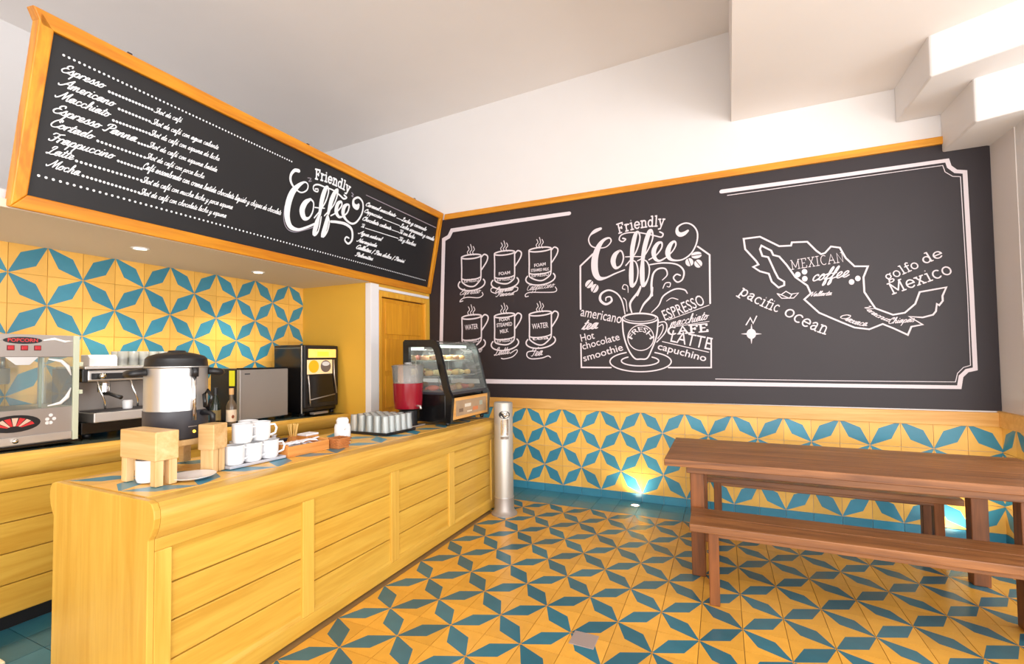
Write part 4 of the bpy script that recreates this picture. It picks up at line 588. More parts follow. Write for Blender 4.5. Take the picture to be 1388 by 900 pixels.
('coffee_lettering_menu','s',0,1,[-1.7601,0.4804,0.0317,-1.7681,0.3941,0.0485,-1.7829,0.311,0.04,-1.7415,0.3535,0.0149,-1.7316,0.4313,0.0149,-1.7464,0.4746,0.0127]),
('coffee_lettering_menu','s',0,1,[-1.9128,0.5199,0.01,-1.8555,0.5305,0.0102,-1.8092,0.5416,0.0104]),
('coffee_lettering_menu','s',0,1,[-1.9349,0.6682,0.0139,-1.9073,0.6768,0.01,-1.9088,0.6538,0.012,-1.9497,0.6546,0.0119,-1.9561,0.6883,0.0118,-1.9141,0.7125,0.014,-1.8429,0.7154,0.0123,-1.7443,0.7187,0.0127,-1.6634,0.7012,0.0152,-1.6069,0.6847,0.0177,-1.5732,0.7044,0.0156,-1.6066,0.7156,0.0155]),
('coffee_lettering_menu','s',0,1,[-1.7259,0.4988,0.0128,-1.6703,0.5421,0.013,-1.6191,0.6138,0.0154,-1.6291,0.6493,0.0198,-1.6664,0.6194,0.0369,-1.6722,0.5512,0.0412,-1.6319,0.5141,0.0264,-1.5876,0.5257,0.0134]),
('coffee_lettering_menu','s',0,1,[-1.5876,0.5257,0.0134,-1.5372,0.5782,0.0158,-1.5267,0.6399,0.0181,-1.5517,0.6474,0.0202,-1.5855,0.6136,0.0401,-1.5869,0.555,0.0401,-1.5366,0.5097,0.0227,-1.4567,0.4952,0.0186,-1.3936,0.5363,0.0189,-1.3476,0.6294,0.0192,-1.3596,0.7175,0.0191,-1.4252,0.7485,0.0187,-1.4817,0.7119,0.023,-1.4718,0.6653,0.0392,-1.4272,0.658,0.0514,-1.4108,0.6826,0.0305]),
('coffee_lettering_menu','s',0,1,[-1.7161,0.4494,0.0214,-1.6414,0.4635,0.0241,-1.5353,0.4707,0.0272,-1.4523,0.4413,0.0256,-1.4272,0.3567,0.0235,-1.4661,0.3061,0.0186,-1.5165,0.3271,0.0183,-1.5052,0.3594,0.0161,-1.4699,0.3573,0.0139]),
('coffee_shadow_menu','s',0,1,[-2.2076,0.4475,0.0073,-2.2008,0.3477,0.0073,-2.1565,0.2819,0.0074,-2.0808,0.2721,0.0076,-1.9781,0.3141,0.0079,-1.8886,0.36,0.0081]),
('friendly_lettering_menu','t','serif','Friendly',0.0525,0.0147,[-1.9559,0.7489,-1.754,0.7669,-1.5425,0.7545]),
('coffee_shadow_menu','s',0,1,[-2.0265,0.7314,0.0067,-1.9936,0.7363,0.0068,-2.0109,0.7076,0.0068,-1.9847,0.7189,0.0068]),
('coffee_shadow_menu','s',0,1,[-1.517,0.7652,0.0102,-1.4952,0.7552,0.0103,-1.5111,0.7376,0.0102,-1.4939,0.7359,0.0103]),
]

# ------------------------------------------------------------------ setting: shell
AX = -2.40      # back wall of the serving alcove
DX = -1.45      # door wall / bottom edge of the menu board
RX = 3.60       # right end of the mural wall
struct(box('floor', M_grout, (-2.6, 7.2, -7.6, 0.1, -0.12, -0.006)))
FLOOR = bpy.data.objects['floor']
MB().box(-3.75, RX+.15, 0.0, 0.12, 0.0, 4.6).build('wall_back', M_wall); WB = struct(bpy.data.objects['wall_back'])
WA = struct(box('wall_alcove', M_ywall, (AX-.12, AX, -7.0, 0.0, 0, 2.3)))
struct(box('wall_alcove_side', M_ywall, (AX, DX, -1.08, -0.95, 0, 2.3)))
# door wall: lintel over the door, set in the plane of the board's lower edge
struct(box('wall_door', M_ywall, (DX-.10, DX, -0.05, 0.0, 0, 2.3)))
struct(box('wall_soffit', M_wall, (-3.60, -1.52, -7.0, 0.0, 2.20, 2.30)))
struct(box('wall_left', M_wall, (-3.75, -3.60, -7.0, 0.0, 2.20, 4.6)))
struct(box('wall_light_blocker', M_wall, (-3.75, 1.2, -7.7, -7.6, 0, 4.6)))  # unseen wall added behind the camera to keep daylight off the aisle
c = MB(); c.add([(-3.8,-7.4,4.27),(7.0,-7.4,4.56),(7.0,0.1,4.56),(-3.8,0.1,4.27),(-3.8,-7.4,4.7),(7.0,-7.4,4.7),(7.0,0.1,4.7),(-3.8,0.1,4.7)],
    [(3,2,1,0),(4,5,6,7),(0,1,5,4),(1,2,6,5),(2,3,7,6),(3,0,4,7)])
struct(c.build('ceiling', M_ceil))
c = MB(); c.prism([(1.86,0.0),(1.80,-4.4),(7.0,-4.4),(7.0,0.0)], 'z', 3.573, 4.7)
struct(c.build('ceiling_right', M_ceil))
# stepped underside of a stair in the top right corner
c = MB(); c.prism([(3.045,0.0),(3.045,-0.71),(5.6,-1.98),(5.6,0.0)], 'z', 3.292, 3.60); struct(c.build('trim_1', M_wall, bevel=.012))
c = MB(); c.prism([(3.322,0.0),(3.322,-0.545),(5.6,-1.45),(5.6,0.0)], 'z', 2.992, 3.32); struct(c.build('trim_2', M_wall, bevel=.012))
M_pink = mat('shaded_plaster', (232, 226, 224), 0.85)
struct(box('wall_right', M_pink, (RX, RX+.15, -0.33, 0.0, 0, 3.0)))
struct(box('wall_right_pier', M_wall, (RX+.004, 5.6, -0.60, -0.33, 0, 3.0)))

# ------------------------------------------------------------------ tiles
def tile_mesh(name, flip, s=0.2, th=0.008, gap=0.0015):
    h = s/2-gap; w_ = 0.285*s
    b = MB(); m = h; q = 0.030*s
    sg = -1 if flip else 1
    T = lambda x, y, z: (x*sg, y, z)
    # rhombus from corner (-m,-m) to (m,m), clipped a little at its tips
    k = (0.5-0.30)*s
    V = [T(-m,-m,0), T(m,-m,0), T(m,m,0), T(-m,m,0),           # 0-3 corners
         T(-m+q,-m,0), T(k,-k,0), T(m,m-q,0), T(m-q,m,0), T(-k,k,0), T(-m,-m+q,0),   # 4-9 rhombus outline
         T(-m,-m,-th), T(m,-m,-th), T(m,m,-th), T(-m,m,-th)]
    b.v = V
    F = [((4,5,6,7,8,9), 1), ((4,1,6,5), 0), ((9,8,7,3), 0), ((0,4,9), 0), ((6,2,7), 0),
         ((0,10,11,1,4), 0), ((1,11,12,2,6), 0), ((2,12,13,3,7), 0), ((3,13,10,0,9), 0)]
    for f, mi in F: b.f.append(f); b.m.append(mi)
    return b
def plain_mesh(sx, sy, th=0.008, gap=0.0015):
    return MB().box(-sx/2+gap, sx/2-gap, -sy/2+gap, sy/2-gap, -th, 0)
TF = {}
for key, mm in (('floor', (M_yfloor, M_bfloor)), ('wall', (M_ytile, M_btile))):
    for fl in (0, 1): TF[key, fl] = tile_mesh('patterned_tile', fl).mesh('patterned_tile_%s' % key, mm)
TF['plain_floor'] = plain_mesh(.2, .2).mesh('plain_tile', M_bfloor)
M_band = mat('blue_band_cement', (66, 132, 152), 0.25, var=0.12, noise=0.1, nscale=12)
TF['band'] = plain_mesh(.2, .2145).mesh('band_tile', M_band)
TF['skirt'] = plain_mesh(.2, .078).mesh('skirting_tile', M_btile)
def put(name, me, parent, M4):
    o = bpy.data.objects.new(name, me); COL.objects.link(o); o.parent = parent; o.matrix_local = M4; return o
def join_stuff(name, items, parent):
    b = MB(); mats = []
    for me, M4 in items:
        for m in me.materials:
            if m not in mats: mats.append(m)
        o = len(b.v); b.v += [tuple(M4 @ v.co) for v in me.vertices]
        for p in me.polygons: b.f.append(tuple(i+o for i in p.vertices)); b.m.append(mats.index(me.materials[p.material_index]))
    if b.v: tag(b.build(name, mats, parent), None, kind='stuff')
items = []
X0, Y0 = 0.7943, -2.2287
for a in range(-9, 32):
    for bb in range(-14, 9):
        x, y = X0+.2*(a+.5), Y0+.2*(bb+.5)
        if x < -0.95: continue
        if x < -0.26 and -3.74 < y < -0.85: continue       # under the counter
        fl = 0 if (a+bb) % 2 == 0 else 1
        v = inview(x, y, 0)
        if y > -0.43: continue
        if x > 4.6 and not v: continue
        items.append((v*(1 + 0*x), 'patterned_tile', TF['floor', fl], Matrix.Translation((x, y, 0))))
for a in range(-9, 20):
    for k in range(2):
        x, y = X0+.2*(a+.5), -0.429+.2145*(k+.5)
        if x < -1.4: continue
        items.append((inview(x, y, 0)*.9, 'band_tile', TF['band'], Matrix.Translation((x, y, 0))))
for a in range(4):
    for k in range(18):
        x, y = -1.65+.2*a, -4.75+.2*k
        items.append((inview(x, y, 0) if y < -3.3 else 0, 'plain_tile', TF['plain_floor'], Matrix.Translation((x, y, 0))))
items.sort(key=lambda t: -t[0])
for v, n_, me, M4 in items[:296]: put(n_, me, FLOOR, M4)
join_stuff('far_tiles', [(me, M4) for v, n_, me, M4 in items[296:]], FLOOR)
# mural wall tiles: 4 rows above a blue skirting
RXm = Matrix.Rotation(PI/2, 4, 'X')
h0 = 0.078
for i in range(-7, 18):
    for k in range(4):
        fl = 1 if (i+k) % 2 == 0 else 0
        put('wall_tile', TF['wall', fl], WB, Matrix.Translation((.2*(i+.5), -0.008, h0+.2*(k+.5))) @ RXm)
    put('skirting_tile', TF['skirt'], WB, Matrix.Translation((.2*(i+.5), -0.012, h0/2)) @ RXm)
WR = bpy.data.objects['wall_right']
RZm = Matrix.Rotation(-PI/2, 4, 'Z') @ RXm
for j in range(3):
    for k in range(4):
        fl = 1 if (18+j+k) % 2 == 0 else 0
        put('wall_tile', TF['wall', fl], WR, Matrix.Translation((RX-.008, -.2*(j+.5), h0+.2*(k+.5))) @ RZm)
    put('skirting_tile', TF['skirt'], WR, Matrix.Translation((RX-.012, -.2*(j+.5), h0/2)) @ RZm)
# alcove wall tiles
RZp = Matrix.Rotation(PI/2, 4, 'Z') @ RXm
for m in range(-8, 10):
    for k in range(-4, 3):
        y, z = -3.07+.2*(m+.5), 1.605+.2*(k+.5)
        if y > -1.05: continue
        fl = 1 if (m+k) % 2 else 0
        put('wall_tile', TF['wall', fl], WA, Matrix.Translation((AX+.008, y, z)) @ RZp)

# wooden rail over the tiles, running round the corner
struct(MB().box(DX, RX-.006, -0.030, 0.0, 0.866, 0.974).build('trim_3', M_trim, bevel=.006))
struct(MB().box(RX-.030, RX+.002, -0.60, -0.0, 0.866, 0.985).build('trim_4', M_trim, bevel=.006))

# ------------------------------------------------------------------ door beside the alcove
D1 = empty('door_1', (DX, -0.50, 0), None, None); struct(D1)
box('door_leaf', M_door, (-.045, -.02, -.42, .40, 0.01, 2.06), D1, .003)
for i in range(5):
    z0 = .10+.39*i
    box('door_panel', M_door, (-.022, -.012, -.33, .31, z0+.02, z0+.36), D1, .006)
for y0, y1, z0, z1, n_ in ((-.455, -.41, 0, 2.12, 'door_frame'), (.395, .44, 0, 2.12, 'door_frame'), (-.41, .395, 2.07, 2.12, 'door_frame')):
    box(n_, wood('door_frame_wood', (238, 180, 60), (216, 150, 40), 'Z', .4), (-.05, .008, y0, y1, z0, z1), D1, .004)
struct(box('trim_5', mat('white_enamel', (238, 236, 240), .45), (DX-.06, DX+.012, -1.09, -0.965, 0, 2.19), bevel=.004))
struct(box('trim_6', mat('white_enamel', (238, 236, 240), .45), (DX-.06, DX+.010, -0.965, -0.03, 2.135, 2.165), bevel=.003))
struct(box('wall_door_head', M_ywall, (DX-.10, DX-.01, -0.95, -0.05, 2.12, 2.3)))
struct(box('ceiling_alcove', mat('alcove_ceiling_paint', (226, 214, 194), .8), (AX-.05, DX-.02, -7.0, -1.0, 2.198, 2.24)))

# recessed lamps in the alcove ceiling
for k, (x, y) in enumerate(((-1.851, -2.983), (-1.941, -1.990), (-1.88, -4.1))):
    t = empty('ceiling_spotlight', (x, y, 2.198), ['recessed round spotlight in the alcove ceiling, nearer the left end of the menu board', 'recessed round spotlight in the alcove ceiling, above the juice machine', 'recessed spotlight beyond the left edge of the picture'][k], 'ceiling light')
    if k == 2: t['label'] = 'recessed round spotlight in the alcove ceiling past the popcorn machine'
    MB().lathe([(.055, 0), (.055, -.006), (.042, -.008), (.040, 0)], n=24).build('trim_ring', M_white, t, smooth=True)
    MB().lathe([(.040, -.002), (.0, -.004)], n=20).build('lamp_face', mat('lamp_glow', (255, 244, 225), .4, emit=(255, 240, 215), estr=9), t)
    l = bpy.data.lights.new('spot', 'SPOT'); l.energy = 38; l.spot_size = 2.1; l.spot_blend = .8; l.color = (1, .86, .66); l.shadow_soft_size = .04
    o = bpy.data.objects.new('spot_lamp', l); COL.objects.link(o); o.parent = t; o.location = (0, 0, -.02)
# uplights set in the blue floor band
for k, x in enumerate((0.954, 3.30)):
    t = empty('floor_uplight', (x, -0.150, 0.0), ['round uplight sunk in the blue floor band, shining up the bare tiled wall', 'round uplight sunk in the floor band behind the table legs'][k], 'floor light')
    MB().lathe([(.050, 0), (.050, .004), (.036, .005), (.034, .001)], n=24).build('rim', M_chrome, t, smooth=True)
    MB().lathe([(.036, .002), (.0, .003)], n=20).build('lens', mat('uplight_glow', (255, 246, 220), .4, emit=(255, 244, 214), estr=6), t)
    l = bpy.data.lights.new('up', 'SPOT'); l.energy = 9; l.spot_size = 2.2; l.spot_blend = .9; l.color = (1, .93, .72); l.shadow_soft_size = .03
    o = bpy.data.objects.new('uplight_lamp', l); COL.objects.link(o); o.parent = t; o.location = (0, .02, .02); o.rotation_euler = (PI-.25, 0, 0)

# ------------------------------------------------------------------ mural
MU = empty('chalkboard_mural', (0, 0, 0), 'wide black chalkboard mural with white coffee drawings and a map, above the tiled wall', 'mural')
MB().prism([(-1.462, 0.968), (3.598, 0.985), (3.597, 2.99), (3.33, 3.055), (-1.262, 3.08), (-1.45, 2.24)], 'y', -0.006, 0.0).build('painted_panel', M_chalk, MU)
MB().prism([(-1.226, 3.075), (3.335, 3.055), (3.336, 3.115), (-1.212, 3.14)], 'y', -0.030, 0.0).build('frame_rail', M_framex, MU, bevel=.005)

# ------------------------------------------------------------------ menu board (leans out at the top)
BO = Vector((-1.45, 0, 2.20)); BU = Vector((.19, 0, .96)).normalized(); BN = Vector((.96, 0, -.19)).normalized()
BH = 0.979; BL = -3.79; BT = 0.006; 
MN = empty('menu_board', (0, 0, 0), 'long black menu board in an orange wooden frame leaning out over the counter', 'menu board')
def bpt(y, s, d): v = BO + BU*s + BN*d; return (v.x, y, v.z)
def bbox(y0, y1, s0, s1, d0, d1, y0t=None, y1t=None):
    y0t = y0 if y0t is None else y0t; y1t = y1 if y1t is None else y1t
    b = MB(); b.add([bpt(y0,s0,d0), bpt(y1,s0,d0), bpt(y1t,s1,d0), bpt(y0t,s1,d0), bpt(y0,s0,d1), bpt(y1,s0,d1), bpt(y1t,s1,d1), bpt(y0t,s1,d1)],
        [(3,2,1,0),(4,5,6,7),(0,1,5,4),(1,2,6,5),(2,3,7,6),(3,0,4,7)]); return b
FW = .075
bbox(BL+.05, -.015, .02, BH-.02, -.03, 0.0).build('panel', M_board, MN)
bbox(BL, -.012, 0, FW, -.05, .026, BL+FW*.8, -.012-FW*.7).build('frame_rail', M_frame, MN, bevel=.006)
bbox(BL+.04, -.012-FW*.7, BH-FW, BH, -.05, .026, BL, -.012).build('frame_rail', M_frame, MN, bevel=.006)
b = MB()
M_framez = wood('orange_frame_z', (238, 164, 34), (206, 122, 16), 'Z', 0.4)
def quad_bar(pts):
    b = MB(); V = [bpt(y, s, -.05) for y, s in pts]+[bpt(y, s, .026) for y, s in pts]
    b.add(V, [(3,2,1,0),(4,5,6,7),(0,1,5,4),(1,2,6,5),(2,3,7,6),(3,0,4,7)]); return b
quad_bar([(BL, 0), (BL+FW*.8, FW), (BL+FW*1.2, BH-FW), (BL+.03, BH)]).build('frame_stile', M_framez, MN, bevel=.006)
quad_bar([(-.012-FW*.8, FW), (-.012, 0), (-.012, BH), (-.012-FW*.8, BH-FW)]).build('frame_stile', M_framez, MN, bevel=.006)
# plasterboard behind the board closes the soffit
struct(MB().add([(-1.52,-7.0,2.2),(-1.52,-.0,2.2),(-1.34,-.0,3.05),(-1.34,-7.0,3.05),(-1.62,-7.0,2.2),(-1.62,0,2.2),(-1.44,0,3.05),(-1.44,-7,3.05)],
    [(0,1,2,3),(7,6,5,4),(0,4,5,1),(3,2,6,7),(0,3,7,4),(1,5,6,2)]).build('wall_board_back', M_wall) if False else box('wall_board_back', M_wall, (-1.60, -1.52, BL+.1, -.02, 2.28, 2.45)))
for k, y in enumerate((-3.35, -2.05, -.55)):      # fixing brackets just proud of the top edge
    b = MB(); v = bpt(y, BH, -.02); b.box(v[0]-.02, v[0]+.006, y-.012, y+.012, v[2]-.01, v[2]+.022)
    b.build('fixing_bracket', M_dgrey, MN, bevel=.002)

# ---- painted lines and lettering on both boards
groups = {}
def acc_for(key): return groups.setdefault(key, ([], []))
counter_ = 0
for d in DRAW:
    g, k = d[0], d[1]
    key = g
    if k == 'd' or k == 'f' or (k == 't' and (g in ('word', 'menu_item', 'menu_description') or g.startswith('mug'))): counter_ += 1; key = (g, counter_)
    acc = acc_for(key)
    if k == 's':
        r = d[4]; P = [tuple(r[i:i+3]) for i in range(0, len(r), 3)]
        if d[3]: P = smooth(P, bool(d[2]))
        ribbon(acc, P, bool(d[2]))
    elif k == 'f':
        r = d[4]; o = len(acc[0]); acc[0].extend([(r[i], r[i+1], 0.0) for i in range(0, len(r), 2)]); acc[1].append(tuple(range(o, o+len(r)//2)))
    elif k == 'd':
        n_, w_, (x0, y0, x1, y1) = d[2], d[3], d[4]
        for i in range(n_):
            t = i/(n_-1); x, y = x0+(x1-x0)*t, y0+(y1-y0)*t; o = len(acc[0])
            acc[0].extend([(x+w_*.62*math.cos(PI*j/4), y+w_*.62*math.sin(PI*j/4), 0.0) for j in range(8)]); acc[1].append(tuple(range(o, o+8)))
    elif k == 't':
        place_text(acc, d[2], d[3], d[4], d[5], d[6])
MENU = ('menu', 'leader', 'rule', 'top_dots', 'bottom_dots', 'coffee_lettering_menu', 'coffee_shadow_menu', 'friendly_lettering_menu')
import re
for key, (V, F) in groups.items():
    g = key if isinstance(key, str) else key[0]
    onmenu = g.startswith(MENU) or g.endswith('_menu')
    b = MB()
    if onmenu: b.v = [bpt(x, y, (.0035 if 'shadow' not in g else .0026)+z) for x, y, z in V]
    else: b.v = [(x, -.0090-z, y) for x, y, z in V]
    b.f = list(F); b.m = [0]*len(F)
    nm = re.sub(r'_menu$', '', re.sub(r'_\d+', '', g))
    if nm.startswith('mug_drawing'): nm = {'': 'mug_drawing', 't': 'mug_lettering', 'n': 'mug_caption'}[nm[len('mug_drawing'):]]
    nm = {'word': 'painted_word', 'wordline': 'underline', 'menu_item': 'menu_item', 'coffee_shadow': 'lettering_shadow'}.get(nm, nm)
    me = bpy.data.meshes.new(nm); me.from_pydata(b.v, [], b.f)
    M_shadow = mat('lettering_lilac', (150, 146, 160), .7); M_dim = mat('rule_grey', (150, 140, 150), .7)
    me.materials.append(M_menuline if onmenu and nm not in ('lettering_shadow', 'rule_line') else (M_shadow if nm == 'lettering_shadow' else M_dim if nm == 'rule_line' else M_chalkline))
    o = bpy.data.objects.new(nm, me); COL.objects.link(o); o.parent = MN if onmenu else MU

# ------------------------------------------------------------------ front counter
def cw(x, y, z): return (x, y, z*(1+.0195*(-.75-y)))
def top(y): return .845*(1+.0195*(-.75-y))
FC = empty('front_counter', (0, 0, 0), 'long honey yellow panelled wooden serving counter with a patterned tile top', 'counter')
CXF, CXB, CY0, CY1 = -.225, -.935, -3.79, -.75
def cpart(mb, name, m, bev=.0, **k): mb.warp(cw); return mb.build(name, m, FC, bev, **k)
# carcass, end panel with the rounded rail profile, far end panel
cpart(MB().box(CXB+.02, CXF-.03, CY0+.03, CY1-.02, 0.0, .80), 'carcass', M_counter)
def railprof(xf, s):   # s=+1 faces +x
    P = [(-.075, .845), (-.01, .845), (.018, .838), (.034, .815), (.038, .785), (.030, .750), (.014, .722), (.0, .706), (-.075, .706)]
    return [(xf+s*a, z) for a, z in P]
endp = [(CXF, 0), (CXF, .706)] + [(CXF+a, z) for a, z in ((.014,.722),(.030,.750),(.038,.785),(.034,.815),(.018,.838),(-.01,.845))] + \
       [(CXB-a, z) for a, z in ((-.01,.845),(.018,.838),(.034,.815),(.038,.785),(.030,.750),(.014,.722),(0,.706))] + [(CXB, 0)]
cpart(MB().prism([p for p in endp], 'y', CY0, CY0+.025), 'end_panel', M_counterz, .003)
cpart(MB().prism([p for p in endp], 'y', CY1-.02, CY1), 'end_panel', M_counterz, .003)
def subdiv_prism(poly, a, b_, n):
    mb = MB(); N = len(poly)
    V = []
    for i in range(n+1):
        y = a+(b_-a)*i/n; V += [(p[0], y, p[1]) for p in poly]
    F = [(i*N+k, i*N+(k+1) % N, (i+1)*N+(k+1) % N, (i+1)*N+k) for i in range(n) for k in range(N)] + [tuple(range(N))[::-1], tuple(n*N+k for k in range(N))]
    return mb.add(V, F)
cpart(subdiv_prism(railprof(CXF, 1), CY0+.025, CY1-.02, 8), 'rounded_rail', M_rail, 0, auto=True)
cpart(subdiv_prism(railprof(CXB, -1), CY0+.025, CY1-.02, 8), 'rounded_rail', M_rail, 0, auto=True)
st = [(-3.765, -3.70), (-3.055, -2.978), (-2.328, -2.248), (-1.60, -1.52), (-.845, -.77)]
for a, b_ in st: cpart(MB().box(CXF-.03, CXF, a, b_, .095, .66), 'stile', M_counterz, .004)
cpart(MB().box(CXF-.03, CXF, CY0+.025, CY1-.02, .02, .095), 'bottom_rail', M_counter, .004)
cpart(MB().box(CXF-.03, CXF, CY0+.025, CY1-.02, .66, .706), 'top_rail', M_counter, .004)
for (a0, a1), (b0, b1) in zip(st[:-1], st[1:]):
    cpart(MB().prism([(CXF-.022, .095), (CXF-.004, .095), (CXF-.014, .113), (CXF-.022, .113)], 'y', a1, b0), 'panel_bead', M_counter)
    cpart(MB().prism([(CXF-.022, .66), (CXF-.004, .66), (CXF-.014, .642), (CXF-.022, .642)], 'y', a1, b0), 'panel_bead', M_counter)
    for i in range(4):
        z0 = .100+.141*i
        cpart(MB().box(CXF-.03, CXF-.014, a1-.004, b0+.004, z0+.0025, z0+.1385), 'slat', M_counter, .004)
sl = math.atan(.0165)
for i in range(15):
    for j in range(3):
        x, y = -.885+.2+ .2*(j-.5)+.0, -3.66+.2*i
        o = put('top_tile', TF['wall', (i+j) % 2], FC, Matrix.Translation((x, y, top(y)+.002)) @ Matrix.Rotation(-sl, 4, 'X'))
cpart(MB().box(CXB+.05, CXF-.05, CY0+.025, CY1-.02, .79, .838), 'top_bed', M_grout)

# ------------------------------------------------------------------ back counter
def bw(x, y, z): return (x, y, z*(1+.030*(-1.1-y)))
def btop(y): return .862*(1+.030*(-1.1-y))
BC = empty('back_counter', (0, 0, 0), 'yellow wooden back counter along the tiled alcove wall with a rounded rail', 'counter')
def bpart(mb, name, m, bev=.0, **k): mb.warp(bw); return mb.build(name, m, BC, bev, **k)
BX = -1.70
M_cshade = M_counter
bpart(MB().box(AX+.012, BX-.03, -4.9, -1.09, .07, .84), 'carcass', M_counter)
bpart(MB().box(AX+.012, BX-.05, -4.9, -1.09, 0, .07), 'kick_board', M_black)
bpart(subdiv_prism([(BX-.09, .862), (BX+.0, .862), (BX+.026, .852), (BX+.042, .825), (BX+.040, .79), (BX+.024, .762), (BX, .748), (BX-.09, .748)], -4.9, -1.09, 8), 'rounded_rail', M_rail, 0, auto=True)
bpart(MB().box(AX+.012, BX-.088, -4.9, -1.09, .84, .864), 'worktop', mat('dark_worktop', (58, 66, 60), .25))
bpart(MB().box(BX-.03, BX, -4.9, -1.09, .685, .748), 'top_rail', M_counter, .004)
for a, b_ in ((-4.9, -4.5), (-4.5, -3.84), (-3.76, -2.9), (-2.82, -2.0), (-1.92, -1.13)):
    for i in range(4):
        z0 = .075+.152*i
        bpart(MB().box(BX-.03, BX-.010, a, b_, z0+.0025, z0+.150), 'slat', M_counter, .004)
for a, b_ in ((-3.84, -3.76), (-2.9, -2.82), (-2.0, -1.92)): bpart(MB().box(BX-.03, BX, a, b_, .075, .685), 'stile', M_counterz, .004)

# ------------------------------------------------------------------ dining table and benches
def legset(root, spots, s, h, name='leg', m=M_tleg):
    for x, y in spots: box(name, m, (x-s/2, x+s/2, y-s/2, y+s/2, 0, h), root, .005)
TB = empty('dining_table', (2.35, -1.1, 0), 'long dark brown wooden plank table parallel to the mural wall', 'table')
n_pl = 5; x0, x1, y0, y1 = -.975, 1.05, -.46, .43
for i in range(n_pl):
    a = y0+(y1-y0)*i/n_pl; b_ = y0+(y1-y0)*(i+1)/n_pl
    box('plank', M_table, (x0, x1, a+.0008, b_-.0008, .708, .752), TB, .004)
box('apron', M_table, (x0+.13, x1-.13, y0+.05, y0+.085, .662, .708), TB, .004)
box('apron', M_table, (x0+.13, x1-.13, y1-.085, y1-.05, .662, .708), TB, .004)
for x in (x0+.15, x1-.22): box('apron', M_tleg, (x, x+.035, y0+.085, y1-.085, .662, .708), TB, .004)
legset(TB, [(-.785, -.185-.15), (-.785, .30), (.775, -.335), (.775, .22)], .082, .708)
box('stretcher', M_table, (-.80, -.77, -.29, .26, .18, .25), TB, .004)
def bench(loc, L0, L1, y0, y1, label, rz=0):
    t = empty('bench', loc, label, 'bench', rz=rz)
    n = 2
    for i in range(n):
        a = y0+(y1-y0)*i/n; b_ = y0+(y1-y0)*(i+1)/n
        box('plank', M_table, (L0, L1, a+.0008, b_-.0008, .408, .450), t, .004)
    box('apron', M_table, (L0+.10, L1-.10, y0+.02, y0+.05, .384, .408), t, .004)
    box('apron', M_table, (L0+.10, L1-.10, y1-.05, y1-.02, .384, .408), t, .004)
    legset(t, [(L0+.125, y0+.045), (L0+.125, y1-.045), (L1-.125, y0+.045), (L1-.125, y1-.045)], .055, .408)
    return t
bench((2.35, -1.66, 0), -.815, .87, -.19, .15, 'dark brown wooden bench in front of the table', rz=.01)
bench((2.35, -.50, 0), -.80, .80, -.15, .15, 'dark brown wooden bench behind the table, against the tiled wall')

# ------------------------------------------------------------------ floor patch
o = box('drain_cover', mat('drain_grey', (158, 142, 136), .35), (1.01, 1.135, -2.525, -2.405, 0, .004), None, .002)
tag(o, 'small square grey plate set in the patterned floor', 'drain cover')
o = box('threshold_board', mat('threshold_pale', (226, 212, 180), .5), (-1.62, -1.33, -4.10, -3.80, 0, .022), None, .004)
tag(o, 'pale board lying on the plain blue tiles between the counters', 'board')

# ================================================================== props on the front counter
def ft(y): return top(y)+.0035
def bt(y): return btop(y)+.0025*0+.004
# ---- platform and coffee urn
t = empty('wooden_platform', (-.722, -3.398, ft(-3.55)), 'pale wooden platform on short legs under the coffee urn', 'stand')
box('board', M_block, (-.138, .138, -.138, .138, .122, .150), t, .004)
for x in (-.115, .115):
    for y in (-.115, .115): box('leg', M_block, (x-.02, x+.02, y-.02, y+.02, 0, .122), t, .003)
UZ = ft(-3.55)+.151
t = empty('coffee_urn', (-.722, -3.398, UZ), 'large stainless steel coffee urn with black lid, black base and side handles', 'coffee urn')
r = .137
MB().lathe([(r-.006, 0), (r+.001, .01), (r+.001, .137)], n=40).build('base', M_dgrey, t, auto=True)
MB().lathe([(r-.002, .137), (r-.002, .34), (r+.003, .345), (r+.003, .35)], n=40, capb=False).build('body', M_steel, t, auto=True)
MB().lathe([(r+.004, .345), (r-.002, .352), (r-.006, .388), (r-.020, .402), (r-.06, .414), (.040, .420), (.036, .428), (0.0, .430)], n=40, capt=False).build('lid', M_black, t, auto=True)
a0 = math.atan2(-4.8476+3.40, 1.7283+.75)   # direction towards the front of the counter
def ring(a, rr, z): return (rr*math.cos(a), rr*math.sin(a), z)
aL, aR = a0-PI/2, a0+PI/2-.35
for a, n_ in ((aL+.15, 'side_handle'), (aL+PI+.15, 'side_handle')):
    b = MB(); b.tube([ring(a-.32, r, .325), ring(a-.25, r+.05, .318), ring(a, r+.062, .315), ring(a+.25, r+.05, .318), ring(a+.32, r, .325)], .018, 8)
    b.build(n_, M_black, t, smooth=True)
ag = a0+.52      # sight gauge and tap
b = MB(); b.tube([ring(ag, r+.006, .09), ring(ag, r+.006, .31)], .010, 8); b.build('sight_gauge', M_chrome, t, smooth=True)
b = MB(); b.tube([ring(ag, r+.010, .30), ring(ag, r+.012, .345)], .016, 8); b.build('gauge_cap', M_black, t, smooth=True)
at_ = a0+.86
b = MB(); b.tube([ring(at_, r-.005, .12), ring(at_, r+.045, .12), ring(at_, r+.06, .11), ring(at_, r+.06, .075)], .013, 8)
tp = b.build('tap', M_black, t, smooth=True)
MB().tube([ring(at_, r+.035, .135), ring(at_, r+.055, .20), ring(at_, r+.03, .23), ring(at_, r+.012, .21), ring(at_, r+.018, .15)], .009, 8, closed=True).build('tap_lever', M_blackg, tp, smooth=True)
MB().lathe([(.020, 0), (.020, .008)], c=ring(a0-.75, r-.001, .045), n=14, axis='x').build('dial', M_black, t)
MB().ell(ring(a0+.55, r+.002, .035), (.007, .007, .007)).build('indicator_lamp', mat('amber_lamp', (250, 190, 70), .3, emit=(255, 190, 60), estr=3), t, smooth=True)
